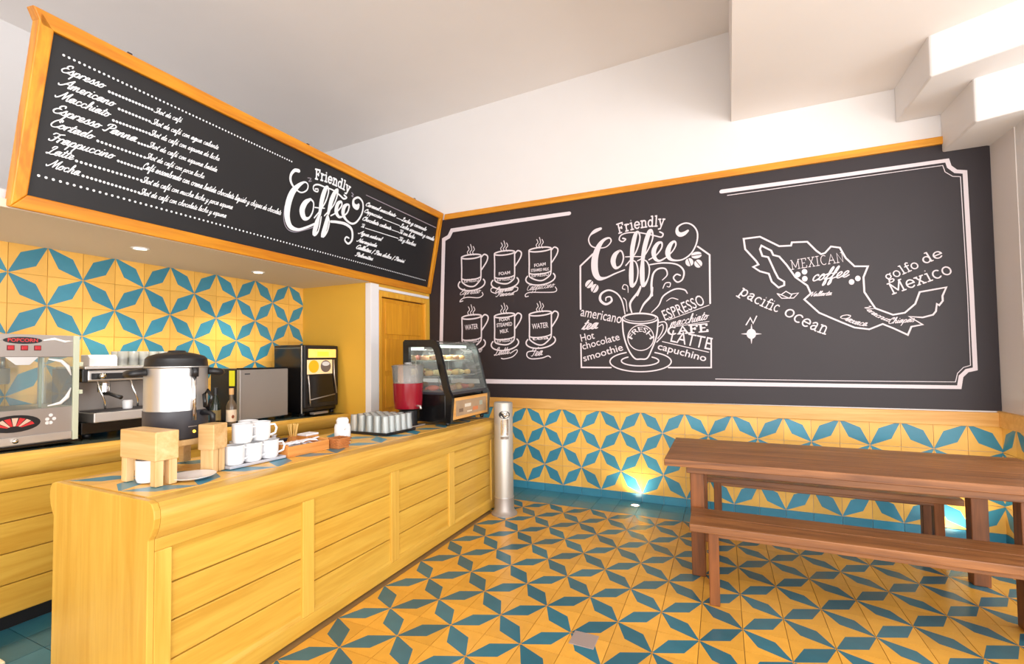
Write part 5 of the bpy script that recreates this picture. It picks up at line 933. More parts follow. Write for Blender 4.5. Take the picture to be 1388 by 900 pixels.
MB().add([ring(a0+.35, r+.0025, .058), ring(a0+.65, r+.0025, .058), ring(a0+.65, r+.0025, .062), ring(a0+.35, r+.0025, .062)], [(0, 1, 2, 3)]).build('scale_mark', M_steel, t)

# ---- the two chunky wooden stands
t = empty('wooden_block_stand', (-.532, -3.6225, ft(-3.67)), 'pale wooden block on four square legs at the near end of the counter', 'stand')
box('block', M_block, (-.132, .132, -.048, .048, .106, .228), t, .004)
for x in (-.108, .108):
    for y in (-.028, .028): box('leg', wood('pale_leg_wood', (234, 198, 146), (212, 168, 108), 'Z', .5), (x-.019, x+.019, y-.016, y+.016, 0, .106), t, .002)
t = empty('wooden_block_stand', (-.482, -3.368, ft(-3.41)), 'small pale wooden block stand between the white saucer and the stacked mugs', 'stand', rz=.30)
box('block', M_block, (-.042, .042, -.046, .046, .108, .228), t, .004)
for y in (-.022, .022): box('leg', wood('pale_leg_wood', (234, 198, 146), (212, 168, 108), 'Z', .5), (-.033, .033, y-.018, y+.018, 0, .108), t, .002)

def mug_tree(loc, label, group=None, rz=0.0):
    t = empty('mug', loc, label, 'mug', group, rz=rz)
    MB().lathe([(.032, 0), (.042, .004), (.048, .02), (.0492, .098), (.046, .099), (.0445, .02), (.03, .010), (0, .009)], n=24, capt=False).build('body', M_white, t, auto=True)
    MB().tube([(.044, 0, .080), (.068, 0, .082), (.078, 0, .062), (.072, 0, .036), (.043, 0, .024)], .0055, 8).build('handle', M_white, t, smooth=True)
    return t
mug0 = mug_tree((-.535, -3.622, ft(-3.67)), 'single white mug standing under the near wooden block stand', rz=2.0)
# saucer
o = MB().lathe([(.045, 0), (.060, .002), (.092, .014), (.094, .017), (.090, .017), (.058, .007), (0, .005)], n=36, capt=False).build('saucer', M_white, None, auto=True)
o.location = (-.425, -3.50, ft(-3.5)+.001); tag(o, 'white saucer lying near the rail beside the wooden block stands', 'saucer')
# mug tray
MT = empty('mug_tray', (-.545, -3.130, ft(-3.130)+.001), 'flat grey tray carrying the stacked white mugs', 'tray', rx=-sl)
b = MB(); b.box(-.115, .115, -.185, .145, 0, .006); b.build('plate', mat('tray_grey', (196, 196, 204), .3), MT, .003)
for d in ((-.115, -.109, -.185, .145), (.109, .115, -.185, .145), (-.109, .109, -.185, -.179), (-.109, .109, .139, .145)): box('rim', mat('tray_grey', (196, 196, 204), .3), (d[0], d[1], d[2], d[3], .006, .014), MT, .002)
GM = 'white mugs stacked on the tray'
rown = ['front row by the rail', 'middle row', 'back row']
for j, x in enumerate((-.490, -.588, -.684) if True else ()):
    if j == 2: continue
    for i, y in enumerate((-3.252, -3.150, -3.048)):
        if j == 1 and i == 0: continue
        z = ft(y-.04)+.0075
        copy_tree(mug0, (x, y, z), None, ['white mug in the lower front row on the mug tray, %s', 'white mug in the lower back row on the mug tray, %s'][j] % ['nearest the wooden block stand', 'middle of its row', 'nearest the sugar box'][i], GM, rz=.95)
for j, x in enumerate((-.492, -.590)):
    for i, y in enumerate((-3.205, -3.098)):
        if j == 1 and i == 0: continue
        copy_tree(mug0, (x, y, ft(y-.05)+.0075+.1015), None, ['white mug on the upper %s of the stack, left one', 'white mug on the upper %s of the stack, right one'][i] % ['front row', 'back row'][j], GM, rz=[.75, 2.3][j])

# ---- sugar box with packets
M_box = wood('box_wood', (226, 158, 84), (196, 122, 54), 'Y', .5)
t = empty('wooden_sugar_box', (-.505, -2.83, ft(-2.83)), 'open shallow wooden box filled with white sugar packets', 'box', rx=-sl)
box('base', M_box, (-.085, .085, -.15, .15, 0, .008), t)
box('side', M_box, (.077, .085, -.15, .15, .008, .058), t, .002); box('side', M_box, (-.085, -.077, -.15, .15, .008, .058), t, .002)
box('end', M_box, (-.077, .077, -.15, -.141, .008, .066), t, .002); box('end', M_box, (-.077, .077, .141, .15, .008, .066), t, .002)
rnd = random.Random(3)
pk = MB(); pk.add([(-.03,-.018,0),(.03,-.018,0),(.03,.018,0),(-.03,.018,0),(-.024,-.012,.005),(.024,-.012,.005),(.024,.012,.005),(-.024,.012,.005)], [(3,2,1,0),(4,5,6,7),(0,1,5,4),(1,2,6,5),(2,3,7,6),(3,0,4,7)])
pme = pk.mesh('sugar_packet', M_paper)
for i in range(30):
    o = bpy.data.objects.new('sugar_packet', pme); COL.objects.link(o)
    lx = rnd.uniform(-.036, .036); ly = -.118+.236*(i % 10)/9; lay = i//10
    o.location = (-.505+lx*(1-.3*lay), -2.83+ly, ft(-2.83+ly)+.018+.021*lay+rnd.uniform(0, .003)); o.rotation_euler = (rnd.uniform(-.25, .25), rnd.uniform(-.25, .25), rnd.uniform(0, PI))
    tag(o, 'white paper sugar packet heaped in the open wooden box', 'sugar packet', 'sugar packets in the wooden box')
# creamer pods behind
t = empty('pod_bowl', (-.668, -2.852, ft(-2.91)), 'small brown wooden bowl holding creamer pods behind the sugar box', 'bowl')
MB().lathe([(.030, 0), (.050, .02), (.060, .052), (.056, .052), (.046, .024), (0, .020)], n=20, capt=False).build('bowl', M_box, t, auto=True)
MB().lathe([(.047, .044), (0, .044)], n=20, capb=False, capt=False).build('liner', M_box, t)
for i in range(7):
    o = MB().lathe([(.010, 0), (.015, .018), (.018, .019), (.018, .021)], n=12).build('creamer_pod', mat('pod_navy', (30, 38, 58), .35) if i % 3 else mat('pod_lid', (206, 206, 214), .4), None, auto=True)
    o.location = [(-.70, -2.875), (-.66, -2.885), (-.635, -2.85), (-.675, -2.845), (-.70, -2.82), (-.64, -2.815), (-.68, -2.86)][i] + (ft(-2.86)+(.048 if i < 6 else .072),)
    tag(o, 'small coffee creamer pod in the cluster behind the sugar box', 'creamer pod', 'creamer pods behind the sugar box')
t = empty('stirrer_holder', (-.665, -2.735, ft(-2.77)), 'small wooden holder full of wooden coffee stirrers', 'holder')
MB().lathe([(.028, 0), (.030, .07), (.026, .07), (.024, .008), (0, .008)], n=8, capt=False).build('cup', M_box, t, auto=False)
sme = MB().box(-.0035, .0035, -.001, .001, 0, .135).mesh('wooden_stirrer', mat('stirrer_wood', (232, 190, 110), .6))
for i in range(10):
    o = bpy.data.objects.new('wooden_stirrer', sme); COL.objects.link(o); a = 2*PI*i/10
    o.location = (-.665+.008*math.cos(a), -2.735+.008*math.sin(a), ft(-2.77)+.010); o.rotation_euler = (-.18*math.sin(a), .18*math.cos(a), a)
    tag(o, 'thin wooden stirrer sticking out of the stirrer holder', 'stirrer', 'wooden stirrers in the holder')
t = empty('napkin_box', (-.655, -2.625, ft(-2.68)), 'small wooden box with a white lid beside the stirrers', 'box')
box('body', M_box, (-.04, .04, -.05, .05, 0, .062), t, .003); box('lid', M_paper, (-.041, .041, -.051, .051, .062, .074), t, .003)
# wicker basket
t = empty('wicker_basket', (-.405, -2.615, ft(-2.61)), 'small brown wicker basket at the end of the sugar box', 'basket', rx=-sl)
b = MB()
M_wick = mat('wicker', (186, 116, 60), .7, noise=.25, nscale=60, bump=.5)
box('bottom', M_wick, (-.04, .04, -.045, .045, 0, .006), t)
for k in range(6):
    z = .010+.0095*k; e = .0016*k; ph = k % 2
    pts = []
    for (xa, ya), (xb, yb) in (((-1,-1),(1,-1)),((1,-1),(1,1)),((1,1),(-1,1)),((-1,1),(-1,-1))):
        for s in range(6):
            q = s/6; x = (xa+(xb-xa)*q)*(.038+e); y = (ya+(yb-ya)*q)*(.043+e); off = .0028*(1 if (s+ph) % 2 else -1)
            n_ = Vector((x, y, 0)).normalized(); pts.append((x+n_.x*off, y+n_.y*off, z))
    MB().tube(pts, .0052, 6, closed=True).build('woven_strand', M_wick, t, smooth=True)
# sugar jar
t = empty('sugar_dispenser', (-.498, -2.485, ft(-2.485)), 'white ceramic sugar dispenser jar with a narrower white top', 'jar')
MB().lathe([(.044, 0), (.050, .006), (.051, .105), (.046, .125), (.036, .130)], n=24).build('jar', M_white, t, auto=True)
MB().lathe([(.038, .130), (.040, .150), (.030, .166), (.0, .170)], n=24, capt=False).build('lid', M_white, t, auto=True)
MB().tube([(.048, -.03, .03), (.075, -.04, .045), (.078, -.04, .085), (.048, -.03, .10)], .006, 8).build('handle', M_white, t, smooth=True)

# ---- tray of tumblers
t = empty('glass_tray', (-.605, -1.96, ft(-1.96)), 'black tray crowded with upside-down clear tumblers', 'tray', rx=-sl)
box('plate', M_black, (-.188, .177, -.168, .195, 0, .008), t, .003)
for d in ((-.188, -.183, -.168, .195), (.172, .177, -.168, .195), (-.183, .172, -.168, -.164), (-.183, .172, .190, .195)): box('rim', M_black, (*d, .008, .020), t, .002)
gl = MB().lathe([(.0335, 0), (.030, .05), (.0265, .122), (.0255, .128), (.0, .128)], n=20, capb=False, capt=False).mesh('tumbler', M_tumbler, True)
rim = MB().lathe([(.034, .0), (.0345, .003), (.033, .003)], n=20, capb=False, capt=False)
k = 0
for i in range(5):
    for j in range(5):
        x = -.605-.150+.072*i; y = -1.96-.128+.069*j
        o = bpy.data.objects.new('tumbler', gl); COL.objects.link(o); o.location = (x, y, ft(y)+.009); o.rotation_euler = (0, 0, i+j)
        tag(o, 'upside-down clear tumbler on black tray, %s, %s' % (['back row', 'second row from back', 'middle row', 'second row from rail', 'row nearest rail'][i], ['nearest sugar jar', 'second from sugar jar', 'halfway along', 'second from juice dispenser', 'nearest juice dispenser'][j]), 'glass', 'tumblers on the black tray')
# ---- juice dispenser
t = empty('juice_dispenser', (-.615, -1.605, ft(-1.71)), 'clear juice dispenser filled with red hibiscus drink', 'drink dispenser')
box('stand', M_steeld, (-.10, .10, -.10, .10, 0, .012), t, .003)
MB().lathe([(.085, .012), (.075, .02), (.075, .13), (.10, .145)], n=24).build('pedestal', M_black, t, auto=True)
MB().lathe([(.111, .148), (.118, .21), (.124, .355)], n=32).build('juice', M_juice, t, auto=True)
MB().lathe([(.122, .356), (.131, .485), (.134, .490), (.128, .490)], n=32, capt=False, capb=False).build('tank', M_plasticc, t, auto=True)
MB().lathe([(.134, .488), (.137, .498), (.120, .506), (.03, .510), (.03, .524), (.0, .526)], n=32, capt=False).build('lid', M_plasticc, t, auto=True)
tp = MB().tube([(.105, -.03, .172), (.150, -.045, .172), (.158, -.047, .150)], .010, 8).build('tap', M_steel, t, smooth=True)
# ---- display case
CZ = ft(-1.47)
t = empty('display_case', (0, 0, CZ), 'countertop glass display case with black curved frame and pastries on three levels', 'display case')
zz = lambda z: z-CZ
def fr(o_, y0, y1, name, m, bev=.003):
    outer = [(-.765, .885), (-.765, 1.565), (-.748, 1.582), (-.47, 1.578), (-.425, 1.560), (-.395, 1.50), (-.305, 1.15), (-.272, 1.09), (-.290, .885)]
    inner = [(-.345, .885), (-.335, 1.09), (-.360, 1.15), (-.438, 1.45), (-.458, 1.50), (-.480, 1.515), (-.705, 1.518), (-.705, .885)]
    n1 = len(outer); b = MB(); P = outer+inner
    # strips between matching outer and inner points
    pairs = [(0, 15+1), ]
    O = outer; I = [inner[7], inner[6], inner[6], inner[5], inner[4], inner[3], inner[2], inner[1], inner[0]]
    for k in range(len(O)-1):
        q = [O[k], O[k+1], I[k+1], I[k]]
        if I[k] == I[k+1]: q = [O[k], O[k+1], I[k]]
        b.prism([(p[0], zz(p[1])) for p in q], 'y', y0, y1)
    return b.build(name, m, t)
fr(0, -1.470, -1.435, 'side_frame', M_blackg); fr(0, -.790, -.760, 'side_frame', mat('frame_grey', (88, 92, 92), .25, metal=.6))
M_caseb = M_blackg
box('base', M_caseb, (-.705, -.345, -1.462, -.768, zz(.885), zz(1.115)), t, .004)
box('deck', M_dgrey, (-.72, -.300, -1.435, -.790, zz(1.112), zz(1.135)), t, .003)
sp = box('sign_panel', wood('sign_pine', (232, 178, 104), (206, 148, 76), 'Y', .5), (-.302, -.288, -1.432, -.775, zz(.905), zz(1.085)), t, .003)
pp = box('sign_picture', mat('picture_beige', (176, 148, 118), .5, noise=.35, nscale=9), (-.2885, -.286, -1.385, -.825, zz(.930), zz(1.060)), t)
for y, dz, c_, w_, h_ in ((-1.30, .975, (120, 96, 76), .07, .030), (-1.18, 1.01, (226, 216, 198), .11, .028), (-1.04, .97, (214, 130, 84), .10, .032), (-.93, 1.01, (170, 176, 160), .06, .04), (-1.15, .955, (228, 214, 190), .09, .012)):
    MB().box(-.286, -.2852, y-w_/2, y+w_/2, zz(dz)-h_/2, zz(dz)+h_/2).build('picture_detail', mat('pic%d%d' % (c_[0], c_[2]), c_, .5), t)
for x in (-.72, -.33):
    for y in (-1.45, -.83): MB().lathe([(.016, 0), (.020, zz(.886))], c=(x, y, 0), n=12).build('foot', M_black, t, smooth=True)
GP = [(-.74, 1.574), (-.475, 1.570), (-.432, 1.553), (-.402, 1.50), (-.312, 1.15), (-.30, 1.115)]
b = MB(); V = [(x, -1.435, zz(z)) for x, z in GP]+[(x, -.790, zz(z)) for x, z in GP]; n_ = len(GP)
b.add(V, [(i, i+1, n_+i+1, n_+i) for i in range(n_-1)]); b.build('curved_glass', M_glass, t, auto=True)
b = MB(); SPg = [(-.70, 1.135), (-.70, 1.52), (-.475, 1.52), (-.44, 1.45), (-.345, 1.135)]
MB().add([(x, -1.45, zz(z)) for x, z in SPg], [tuple(range(5))]).build('side_glass', M_glass, t)
MB().add([(x, -.80, zz(z)) for x, z in SPg], [tuple(range(5))]).build('side_glass', M_glass, t)
MB().add([(-.735, -1.43, zz(1.135)), (-.735, -.82, zz(1.135)), (-.735, -.82, zz(1.56)), (-.735, -1.43, zz(1.56))], [(0, 1, 2, 3)]).build('back_glass', M_glass, t)
shelves = [(1.136, -.70, -.37, 'lowest'), (1.268, -.70, -.41, 'middle'), (1.402, -.70, -.46, 'top')]
for z, xa, xb, n_ in shelves[1:]:
    s = box('shelf', glass('shelf_glass', (220, 235, 228), .25), (xa, xb, -1.43, -.82, zz(z)-.006, zz(z)), t)
    MB().tube([(xb, -1.43, zz(z)-.003), (xb, -.82, zz(z)-.003)], .005, 6).build('shelf_edge', M_steel, t, smooth=True)
    for y in (-1.40, -.85): MB().tube([(xa+.02, y, zz(z)-.003), (xa+.02, y, zz(1.12))], .005, 6).build('shelf_post', M_steel, t, smooth=True)
MB().box(-.52, -.47, -1.38, -.87, zz(1.515), zz(1.535)).build('case_lamp', mat('case_lamp_glow', (240, 246, 240), .5, emit=(236, 246, 240), estr=2.5), t)
l = bpy.data.lights.new('case', 'AREA'); l.shape = 'RECTANGLE'; l.size = .05; l.size_y = .5; l.energy = 2.0; l.color = (.92, 1, .96)
o = bpy.data.objects.new('case_lamp_light', l); COL.objects.link(o); o.parent = t; o.location = (-.53, -1.12, zz(1.505))
cols = [(224, 176, 104), (206, 150, 84), (236, 208, 150), (176, 116, 66), (222, 190, 140), (210, 92, 60)]
pm = []
for i, c_ in enumerate(cols):
    mb = MB()
    if i % 3 == 0:      # crescent
        P = [(.040*math.cos(a)-.015, .045*math.sin(a), .020) for a in [(-1.7+3.4*k/8) for k in range(9)]]
        mb.tube(P, [.006, .013, .018, .021, .022, .021, .018, .013, .006], 8)
    elif i % 3 == 1:    # round bun with a crease
        mb.lathe([(.030, 0), (.042, .010), (.044, .022), (.034, .036), (.012, .042), (0, .040)], n=16, capt=False)
    else:               # wrapped roll
        mb.ell((0, 0, .022), (.030, .052, .022)); mb.ell((0, .055, .018), (.014, .010, .012), 8, 6)
    mesh_ = mb.mesh('pastry', mat('pastry%d' % i, c_, .55, noise=.2, nscale=30, bump=.3), True); pm.append(mesh_)
rp = random.Random(11)
kind = ['crescent', 'round bun', 'long wrapped roll']
for z, xa, xb, n_ in shelves:
    mp_ = MB().lathe([(.0, 0), (.055, .0), (.066, .008), (.064, .008)], n=20, capb=False, capt=False)
    rows = [xb-.058] if n_ == 'top' else [xb-.055, xb-.165]
    for r_i, x in enumerate(rows if n_ != 'top' else rows+[xb-.165]):
        for i in range(5):
            y = -1.352+.115*i; ki = rp.randrange(6)
            o = bpy.data.objects.new('pastry', pm[ki]); COL.objects.link(o); o.location = (x, y, z+.0015); o.rotation_euler = (0, 0, rp.uniform(0, PI) if ki % 3 else rp.uniform(-.4, .4))
            s = rp.uniform(.95, 1.12); o.scale = (s, s, s*1.1)
            tag(o, 'golden %s pastry on the case\'s %s level, %s row, %s' % (kind[ki % 3], n_, ['front', 'back'][r_i], ['nearest juice end', 'second from juice end', 'middle', 'second from mural', 'nearest mural'][i]), 'pastry', 'pastries on the %s level of the glass case' % n_)

# ---- steel water dispenser column at the end of the counter
t = empty('water_cooler', (-.088, -.868, 0), 'slim silver water dispenser column at the far end of the counter', 'water dispenser')
MB().lathe([(.118, 0), (.118, .012), (.100, .03), (.090, .05), (.088, .155)], n=32).build('foot', M_steeld, t, auto=True)
MB().lathe([(.089, .155), (.089, .165)], n=32).build('band', M_steel, t, auto=True)
MB().lathe([(.086, .165), (.086, 1.00), (.080, 1.012), (0, 1.014)], n=32, capt=False).build('body', mat('column_steel', (192, 188, 180), .42, metal=.55), t, auto=True)
af = math.atan2(-4.8476+.868, 1.7283+.088)+.12
def cyl(a, rr, z): return (rr*math.cos(a), rr*math.sin(a), z)
b = MB(); P = []
for k in range(20):
    q = 2*PI*k/20; a = af+.60*math.cos(q); P.append(cyl(a, .0885, .905+.036*math.sin(q)))
b.add(P, [tuple(range(20))]); b.build('spout_recess', M_black, t)
MB().tube([cyl(af-.3, .088, .925), cyl(af, .104, .91), cyl(af+.1, .104, .89)], .010, 8).build('spout', M_chrome, t, smooth=True)
MB().tube([cyl(af+.3, .088, .925), cyl(af+.32, .102, .90)], .009, 8).build('spout', M_chrome, t, smooth=True)
b = MB(); P = []
for zc in (.865, .72):
    for k in range(7): P.append(cyl(af-.42+.84*k/6, .0875 + (0.0 if k in (0, 6) else .002), zc))
b.add(P, [(i, i+1, 8+i, 7+i) for i in range(6)]); b.build('splash_panel', M_chrome, t, smooth=True)
MB().lathe([(.036, 0), (.038, .02), (.0, .022)], c=cyl(af, .078, .69), n=20, capt=False).build('drip_cup', M_steeld, t, auto=True)

# ================================================================== props on the back counter
# ---- popcorn machine
Z = btop(-3.91)+.003
t = empty('popcorn_machine', (-2.07, -3.61, Z), 'steel popcorn machine with glass windows, three red buttons and a red emblem', 'popcorn machine', rx=-.0)
W2, D2, H_ = .285, .22, .645
PZ = 0
b = box('base_tray', M_blackg, (-D2-.01, D2+.012, -W2-.005, W2+.012, 0.0, .016), t, .003)
box('lower_cabinet', M_steeld, (-D2, D2, -W2, W2, .016, .215), t, .003)
box('drawer', M_steel, (D2, D2+.012, -W2+.01, W2-.025, .022, .066), t, .002)
MB().lathe([(.012, 0), (.014, .012), (.0, .014)], c=(D2+.012, 0, .045), n=14, axis='x', capt=False).build('drawer_knob', M_chrome, t, smooth=True)
box('top_cabinet', M_steeld, (-D2, D2, -W2, W2, .515, H_), t, .003)
for x, y in ((D2-.012, -W2+.012), (-D2+.012, -W2+.012), (-D2+.012, W2-.012)): box('corner_post', M_steel, (x-.012, x+.012, y-.012, y+.012, .215, .515), t, .001)
box('corner_post', M_green, (D2-.004, D2+.012, W2-.022, W2+.006, .012, H_-.002), t, .002)
for z in (.30, .47): MB().box(D2-.010, D2+.016, W2+.006, W2+.024, z-.012, z+.012).build('hinge', M_green, t, .002)
for nm, d in (('window', ((D2-.004, -W2+.02, .215), (D2-.004, W2-.02, .215), (D2-.004, W2-.02, .515), (D2-.004, -W2+.02, .515))), ('window', ((-D2+.02, W2-.006, .215), (D2-.02, W2-.006, .215), (D2-.02, W2-.006, .515), (-D2+.02, W2-.006, .515))), ('window', ((-D2+.02, -W2+.006, .215), (D2-.02, -W2+.006, .215), (D2-.02, -W2+.006, .515), (-D2+.02, -W2+.006, .515)))):
    MB().add(d, [(0, 1, 2, 3)]).build(nm, M_glass, t)
# scrolled silver corner ornaments on the front window
for sy in (-1, 1):
    for sz in (-1, 1):
        cy, cz = sy*(W2-.03), .365+sz*.138
        P = [(D2, cy-sy*.11, cz), (D2, cy-sy*.05, cz-sz*.012), (D2, cy-sy*.018, cz-sz*.045), (D2, cy, cz-sz*.10)]
        MB().tube(P, [.003, .010, .012, .003], 8).build('corner_ornament', M_white, t, smooth=True)
MB().tube([(0, .02, .52), (0, .02, .45)], .01, 8).build('kettle_hanger', M_steel, t, smooth=True)
MB().lathe([(.075, .36), (.08, .37), (.08, .45), (.05, .455)], c=(0, -.03, 0), n=24).build('kettle', M_steel, t, auto=True)
MB().tube([(.14, .14, .216), (.14, .14, .514)], .008, 8).build('inner_rod', M_green, t, smooth=True)
MB().add([(D2+.001, -.045, .515), (D2+.001, .10, .515), (D2+.004, .06, .47), (D2+.004, -.0, .47)], [(0, 1, 2, 3)]).build('header_drop', M_steel, t)
# header graphics (print): black oval, red word, side scrolls, three buttons
def disc(y, z, ry, rz, x, n=24): return [(x, y+ry*math.cos(2*PI*k/n), z+rz*math.sin(2*PI*k/n)) for k in range(n)]
for (yy, zc, ry, rz) in ((.03, .610, .085, .020),):
    MB().add(disc(yy, zc, ry, rz, D2+.0015), [tuple(range(24))]).build('header_badge', M_black, t)
acc = ([], []); place_text(acc, 'sans', 'POPCORN', .020, .003, [-.035, .602, .095, .602])
me = bpy.data.meshes.new('header_word'); me.from_pydata([(D2+.0025, a, b_) for a, b_, c_ in acc[0]], [], acc[1]); me.materials.append(mat('print_red', (206, 48, 52), .4)); o = bpy.data.objects.new('header_word', me); COL.objects.link(o); o.parent = t
for sy in (-1, 1):
    P = [(D2+.001, .03+sy*.09, .612), (D2+.001, .03+sy*.14, .622), (D2+.001, .03+sy*.19, .606), (D2+.001, .03+sy*.23, .612)]
    MB().tube(P, [.003, .008, .007, .002], 6).build('header_scroll', M_white, t, smooth=True)
for k in range(3):
    y = -.022+.058*k
    bt_ = box('switch_plate', mat('switch_dark', (120, 24, 30), .4), (D2, D2+.004, y-.016, y+.016, .553, .582), t, .001)
    box('red_switch', M_red, (D2+.004, D2+.010, y-.012, y+.012, .557, .578), t, .002)
MB().add(disc(.0, .140, .115, .048, D2+.0015), [tuple(range(24))]).build('emblem', M_black, t)
for k in range(7):      # red and cream striped awning fan
    a0_, a1_ = PI*(.08+.12*k), PI*(.08+.12*k+.10)
    q = [(D2+.0028, .0+.03*math.cos(a0_), .115+.012*math.sin(a0_)), (D2+.0028, .09*math.cos(a0_), .118+.055*math.sin(a0_)), (D2+.0028, .09*math.cos(a1_), .118+.055*math.sin(a1_)), (D2+.0028, .03*math.cos(a1_), .115+.012*math.sin(a1_))]
    MB().add(q, [(0, 1, 2, 3)]).build('emblem_stripe', mat('print_red', (206, 48, 52), .4) if k % 2 == 0 else mat('print_cream', (226, 190, 170), .5), t)
for sy in (-1, 1):
    for k in range(5): MB().add(disc(sy*(.145+.016*(k % 3)), .128+.022*(k//2), .010, .010, D2+.0015, 10), [tuple(range(10))]).build('popcorn_print', M_white, t)

# ---- espresso machine
Z = btop(-3.26)+.003
t = empty('espresso_machine', (-2.12, -2.93, Z), 'two-group steel espresso machine beside the popcorn machine', 'espresso machine')
L = .325
box('lower_body', M_blackg, (-.20, .10, -L+.03, L-.03, .025, .105), t, .004)
for x in (-.17, .07):
    for y in (-L+.07, L-.07): MB().lathe([(.02, 0), (.024, .026)], c=(x, y, 0), n=12).build('foot', M_black, t, smooth=True)
box('drip_tray', M_steel, (-.10, .205, -L+.05, L-.03, .105, .168), t, .006)
box('drip_grid', M_dgrey, (-.02, .19, -L+.07, L-.05, .168, .172), t)
box('back_panel', M_steeld, (-.10, -.08, -L+.03, L-.03, .168, .36), t, .003)
for y in (-L, L-.03): 
    MB().prism([(-.22, .03), (.06, .03), (.06, .17), (-.02, .20), (-.02, .36), (.17, .37), (.17, .455), (-.22, .455)], 'y', y, y+.03).build('side_cheek', M_blackg, t, .004)
box('rear_body', M_steeld, (-.22, -.10, -L+.03, L-.03, .105, .45), t, .003)
box('upper_body', M_steel, (-.10, .165, -L+.03, L-.03, .372, .445), t, .010)
box('control_strip', M_black, (.165, .170, -L+.05, L-.05, .385, .425), t, .002)
box('cup_rail', M_steel, (-.20, .175, -L+.01, L-.01, .452, .470), t, .004)
for k, y in enumerate((-.17, .13)):
    g = MB().lathe([(.036, 0), (.036, .05), (.030, .07)], c=(.09, y, .298), n=20).build('group_head', M_chrome, t, auto=True)
    pf = MB().tube([(.09, y, .292), (.14, y+.01, .285), (.24, y+.03, .262)], [.018, .011, .014], 10).build('portafilter', M_black, t, smooth=True)
    MB().tube([(.165, y-.055, .405), (.205, y-.055, .405)], .017, 12).build('steam_knob', M_chrome, t, smooth=True)
for y in (-.235, -.04, .24): MB().tube([(.15, y, .38), (.175, y, .33), (.18, y+.03, .24), (.165, y+.04, .19)], .006, 8).build('steam_wand', M_chrome, t, smooth=True)
MB().lathe([(.028, 0), (.032, .05), (.026, .06)], c=(.10, -.03, .173), n=16).build('small_pitcher', M_white, t, auto=True)
ET = Z+.470
o = MB().prism([(-.06, 0), (.05, 0), (.052, .055), (.03, .075), (-.06, .075)], 'y', -.085, .075).build('white_cup_box', M_paper, None, .004)
o.location = (-2.02, -3.125, ET+.001); tag(o, 'white paper box on top of the espresso machine at its left end', 'box')
gme = MB().lathe([(.028, 0), (.031, .10), (.029, .10), (.026, .006), (0, .006)], n=16, capt=False).mesh('glass_cup', M_tumbler, True)
for i in range(6):
    for j in range(2):
        o = bpy.data.objects.new('glass_cup', gme); COL.objects.link(o); o.location = (-2.0-.075*j, -3.005+.066*i, ET+.001)
        tag(o, 'clear glass atop the espresso machine, %s row, %s' % (['front', 'back'][j], ['beside the white box', 'second from the white box', 'third from the white box', 'fourth from the white box', 'fifth from the white box', 'farthest from the white box'][i]), 'glass', 'glasses on top of the espresso machine')

# ---- bottles
t = empty('wine_bottle', (-1.865, -2.425, btop(-2.42)+.006), 'dark wine bottle with black top standing behind the urn', 'bottle')
MB().lathe([(.036, 0), (.038, .01), (.038, .17), (.030, .205), (.014, .24), (.014, .27)], n=24).build('bottle', mat('dark_green_glass', (24, 34, 26), .08), t, auto=True)
MB().lathe([(.016, .25), (.016, .305), (.0, .306)], n=16, capt=False).build('capsule', M_black, t, auto=True)
MB().lathe([(.0385, .05), (.0385, .13)], n=24, capb=False, capt=False).build('label', mat('label_gold', (120, 104, 62), .6, noise=.4, nscale=40), t, smooth=True)
t = empty('liquor_bottle', (-1.850, -2.300, btop(-2.3)+.006), 'clear liquor bottle with pale label and tan stopper beside the dark wine bottle', 'bottle')
MB().lathe([(.036, 0), (.038, .008), (.038, .15), (.028, .185), (.014, .205), (.014, .25)], n=24).build('bottle', mat('liquor_glass', (96, 82, 66), .08), t, auto=True)
MB().lathe([(.018, .245), (.018, .295), (.0, .296)], n=16, capt=False).build('stopper', mat('cork_tan', (214, 168, 110), .6), t, auto=True)
MB().lathe([(.0386, .03), (.0386, .125)], n=24, capb=False, capt=False).build('label', mat('label_cream', (222, 206, 184), .6, noise=.12, nscale=30), t, smooth=True)
MB().ell((.037, -.012, .07), (.004, .012, .014)).build('label_mark', mat('label_brown', (140, 70, 40), .6), t, smooth=True)

# ---- steel fridge
Z = btop(-2.19)+.003
t = empty('mini_fridge', (-2.10, -1.94, Z), 'small black countertop fridge with brushed steel door', 'fridge')
box('cabinet', M_black, (-.19, .150, -.245, .245, .012, .455), t, .006)
box('door', M_steeld, (.154, .192, -.245, .248, .016, .448), t, .008)
box('door_top_edge', M_blackg, (.150, .194, -.246, .249, .4485, .462), t, .003)
box('door_edge', M_steel, (.158, .194, -.2475, -.2452, .018, .446), t)
for x in (-.16, .12):
    for y in (-.21, .21): MB().lathe([(.016, 0), (.018, .013)], c=(x, y, 0), n=10).build('foot', M_black, t, smooth=True)
box('badge', M_dgrey, (.192, .1935, -.20, -.15, .405, .415), t)
o = box('yellow_tag', mat('tag_yellow', (226, 224, 40), .6), (-.035, .035, -.0015, .0015, -.065, .065), None); o.location = (-2.0, -2.190, Z+.375)
tag(o, 'bright yellow paper tag stuck to the side of the small fridge', 'tag')

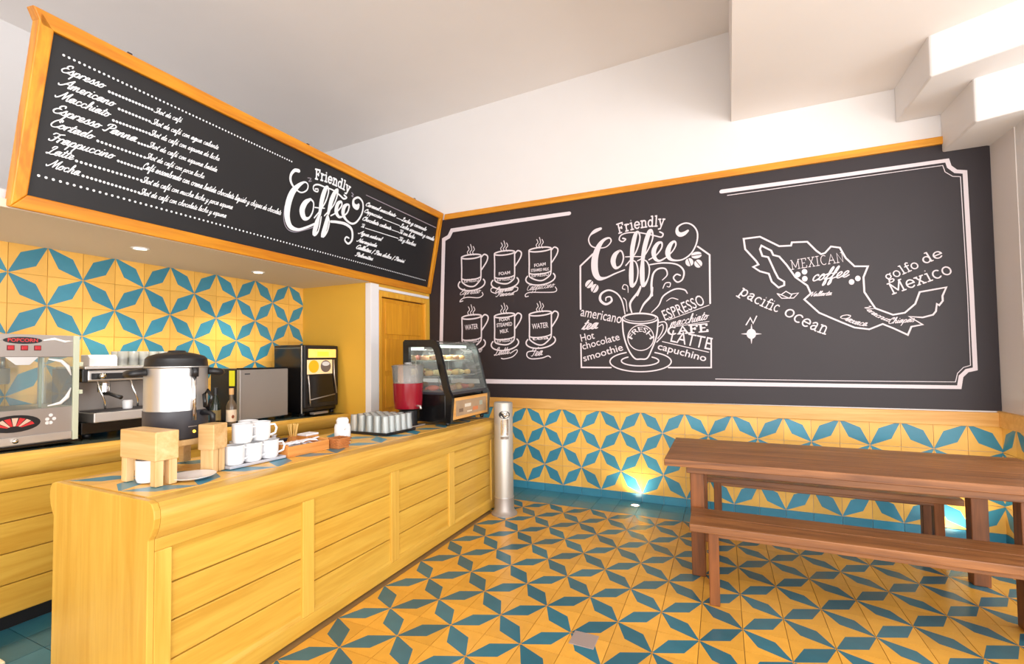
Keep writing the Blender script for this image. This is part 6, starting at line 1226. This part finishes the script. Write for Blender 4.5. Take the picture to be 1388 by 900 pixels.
# ---- black juice vending machine
Z = btop(-1.58)+.003
t = empty('juice_machine', (-2.04, -1.345, Z), 'tall black drink machine with a lit panel of orange fruit pictures', 'drink machine')
box('cabinet', M_blackg, (-.21, .170, -.225, .225, .03, .685), t, .014)
box('side_trim', M_steel, (.168, .178, -.232, -.222, .03, .675), t, .002)
box('top_trim', mat('frame_grey', (88, 92, 92), .25, metal=.6), (-.20, .168, -.2265, -.2235, .648, .660), t, .001)
box('front_panel', M_black, (.170, .196, -.215, .225, .075, .680), t, .010)
for x in (-.17, .14):
    for y in (-.19, .19): MB().lathe([(.022, 0), (.022, .031)], c=(x, y, 0), n=10).build('foot', M_black, t, smooth=True)
box('lit_sign', mat('sign_amber', (250, 200, 110), .5, emit=(255, 190, 90), estr=.7, noise=.25, nscale=14), (.196, .201, -.170, .190, .560, .645), t, .002)
box('sign_yellow', mat('sign_lemon', (250, 226, 70), .5, emit=(255, 226, 60), estr=.7), (.2012, .202, -.06, .09, .575, .620), t)
box('picture_panel', mat('picture_cream', (240, 214, 170), .5, emit=(255, 210, 150), estr=.35), (.196, .200, -.185, .140, .400, .540), t, .002)
o = MB().add(disc(-.105, .475, .065, .062, .2015), [tuple(range(24))]).build('orange_picture', mat('print_orange', (250, 160, 24), .5, emit=(255, 150, 20), estr=.6), t)
o = MB().add(disc(.05, .475, .068, .060, .2015), [tuple(range(24))]).build('cup_picture', mat('print_grey', (120, 108, 104), .5), t)
o = MB().add(disc(.05, .500, .050, .022, .2020), [tuple(range(24))]).build('cup_rim_picture', M_white, t)
box('outlet_bay', M_blackg, (.196, .199, -.17, .17, .12, .385), t, .003)
MB().tube([(.215, -.185, .39), (.222, -.18, .30), (.216, -.165, .16), (.205, -.15, .10)], .006, 8).build('door_handle', M_steel, t, smooth=True)
MB().tube([(.21, .15, .54), (.212, .155, .38), (.21, .19, .20)], .006, 8).build('door_handle', M_steel, t, smooth=True)
MB().tube([(.205, -.15, .155), (.205, .17, .19)], .006, 8).build('drip_rail', M_steeld, t, smooth=True)
box('drip_tray', M_steeld, (.175, .235, -.13, .05, .012, .032), t, .003)
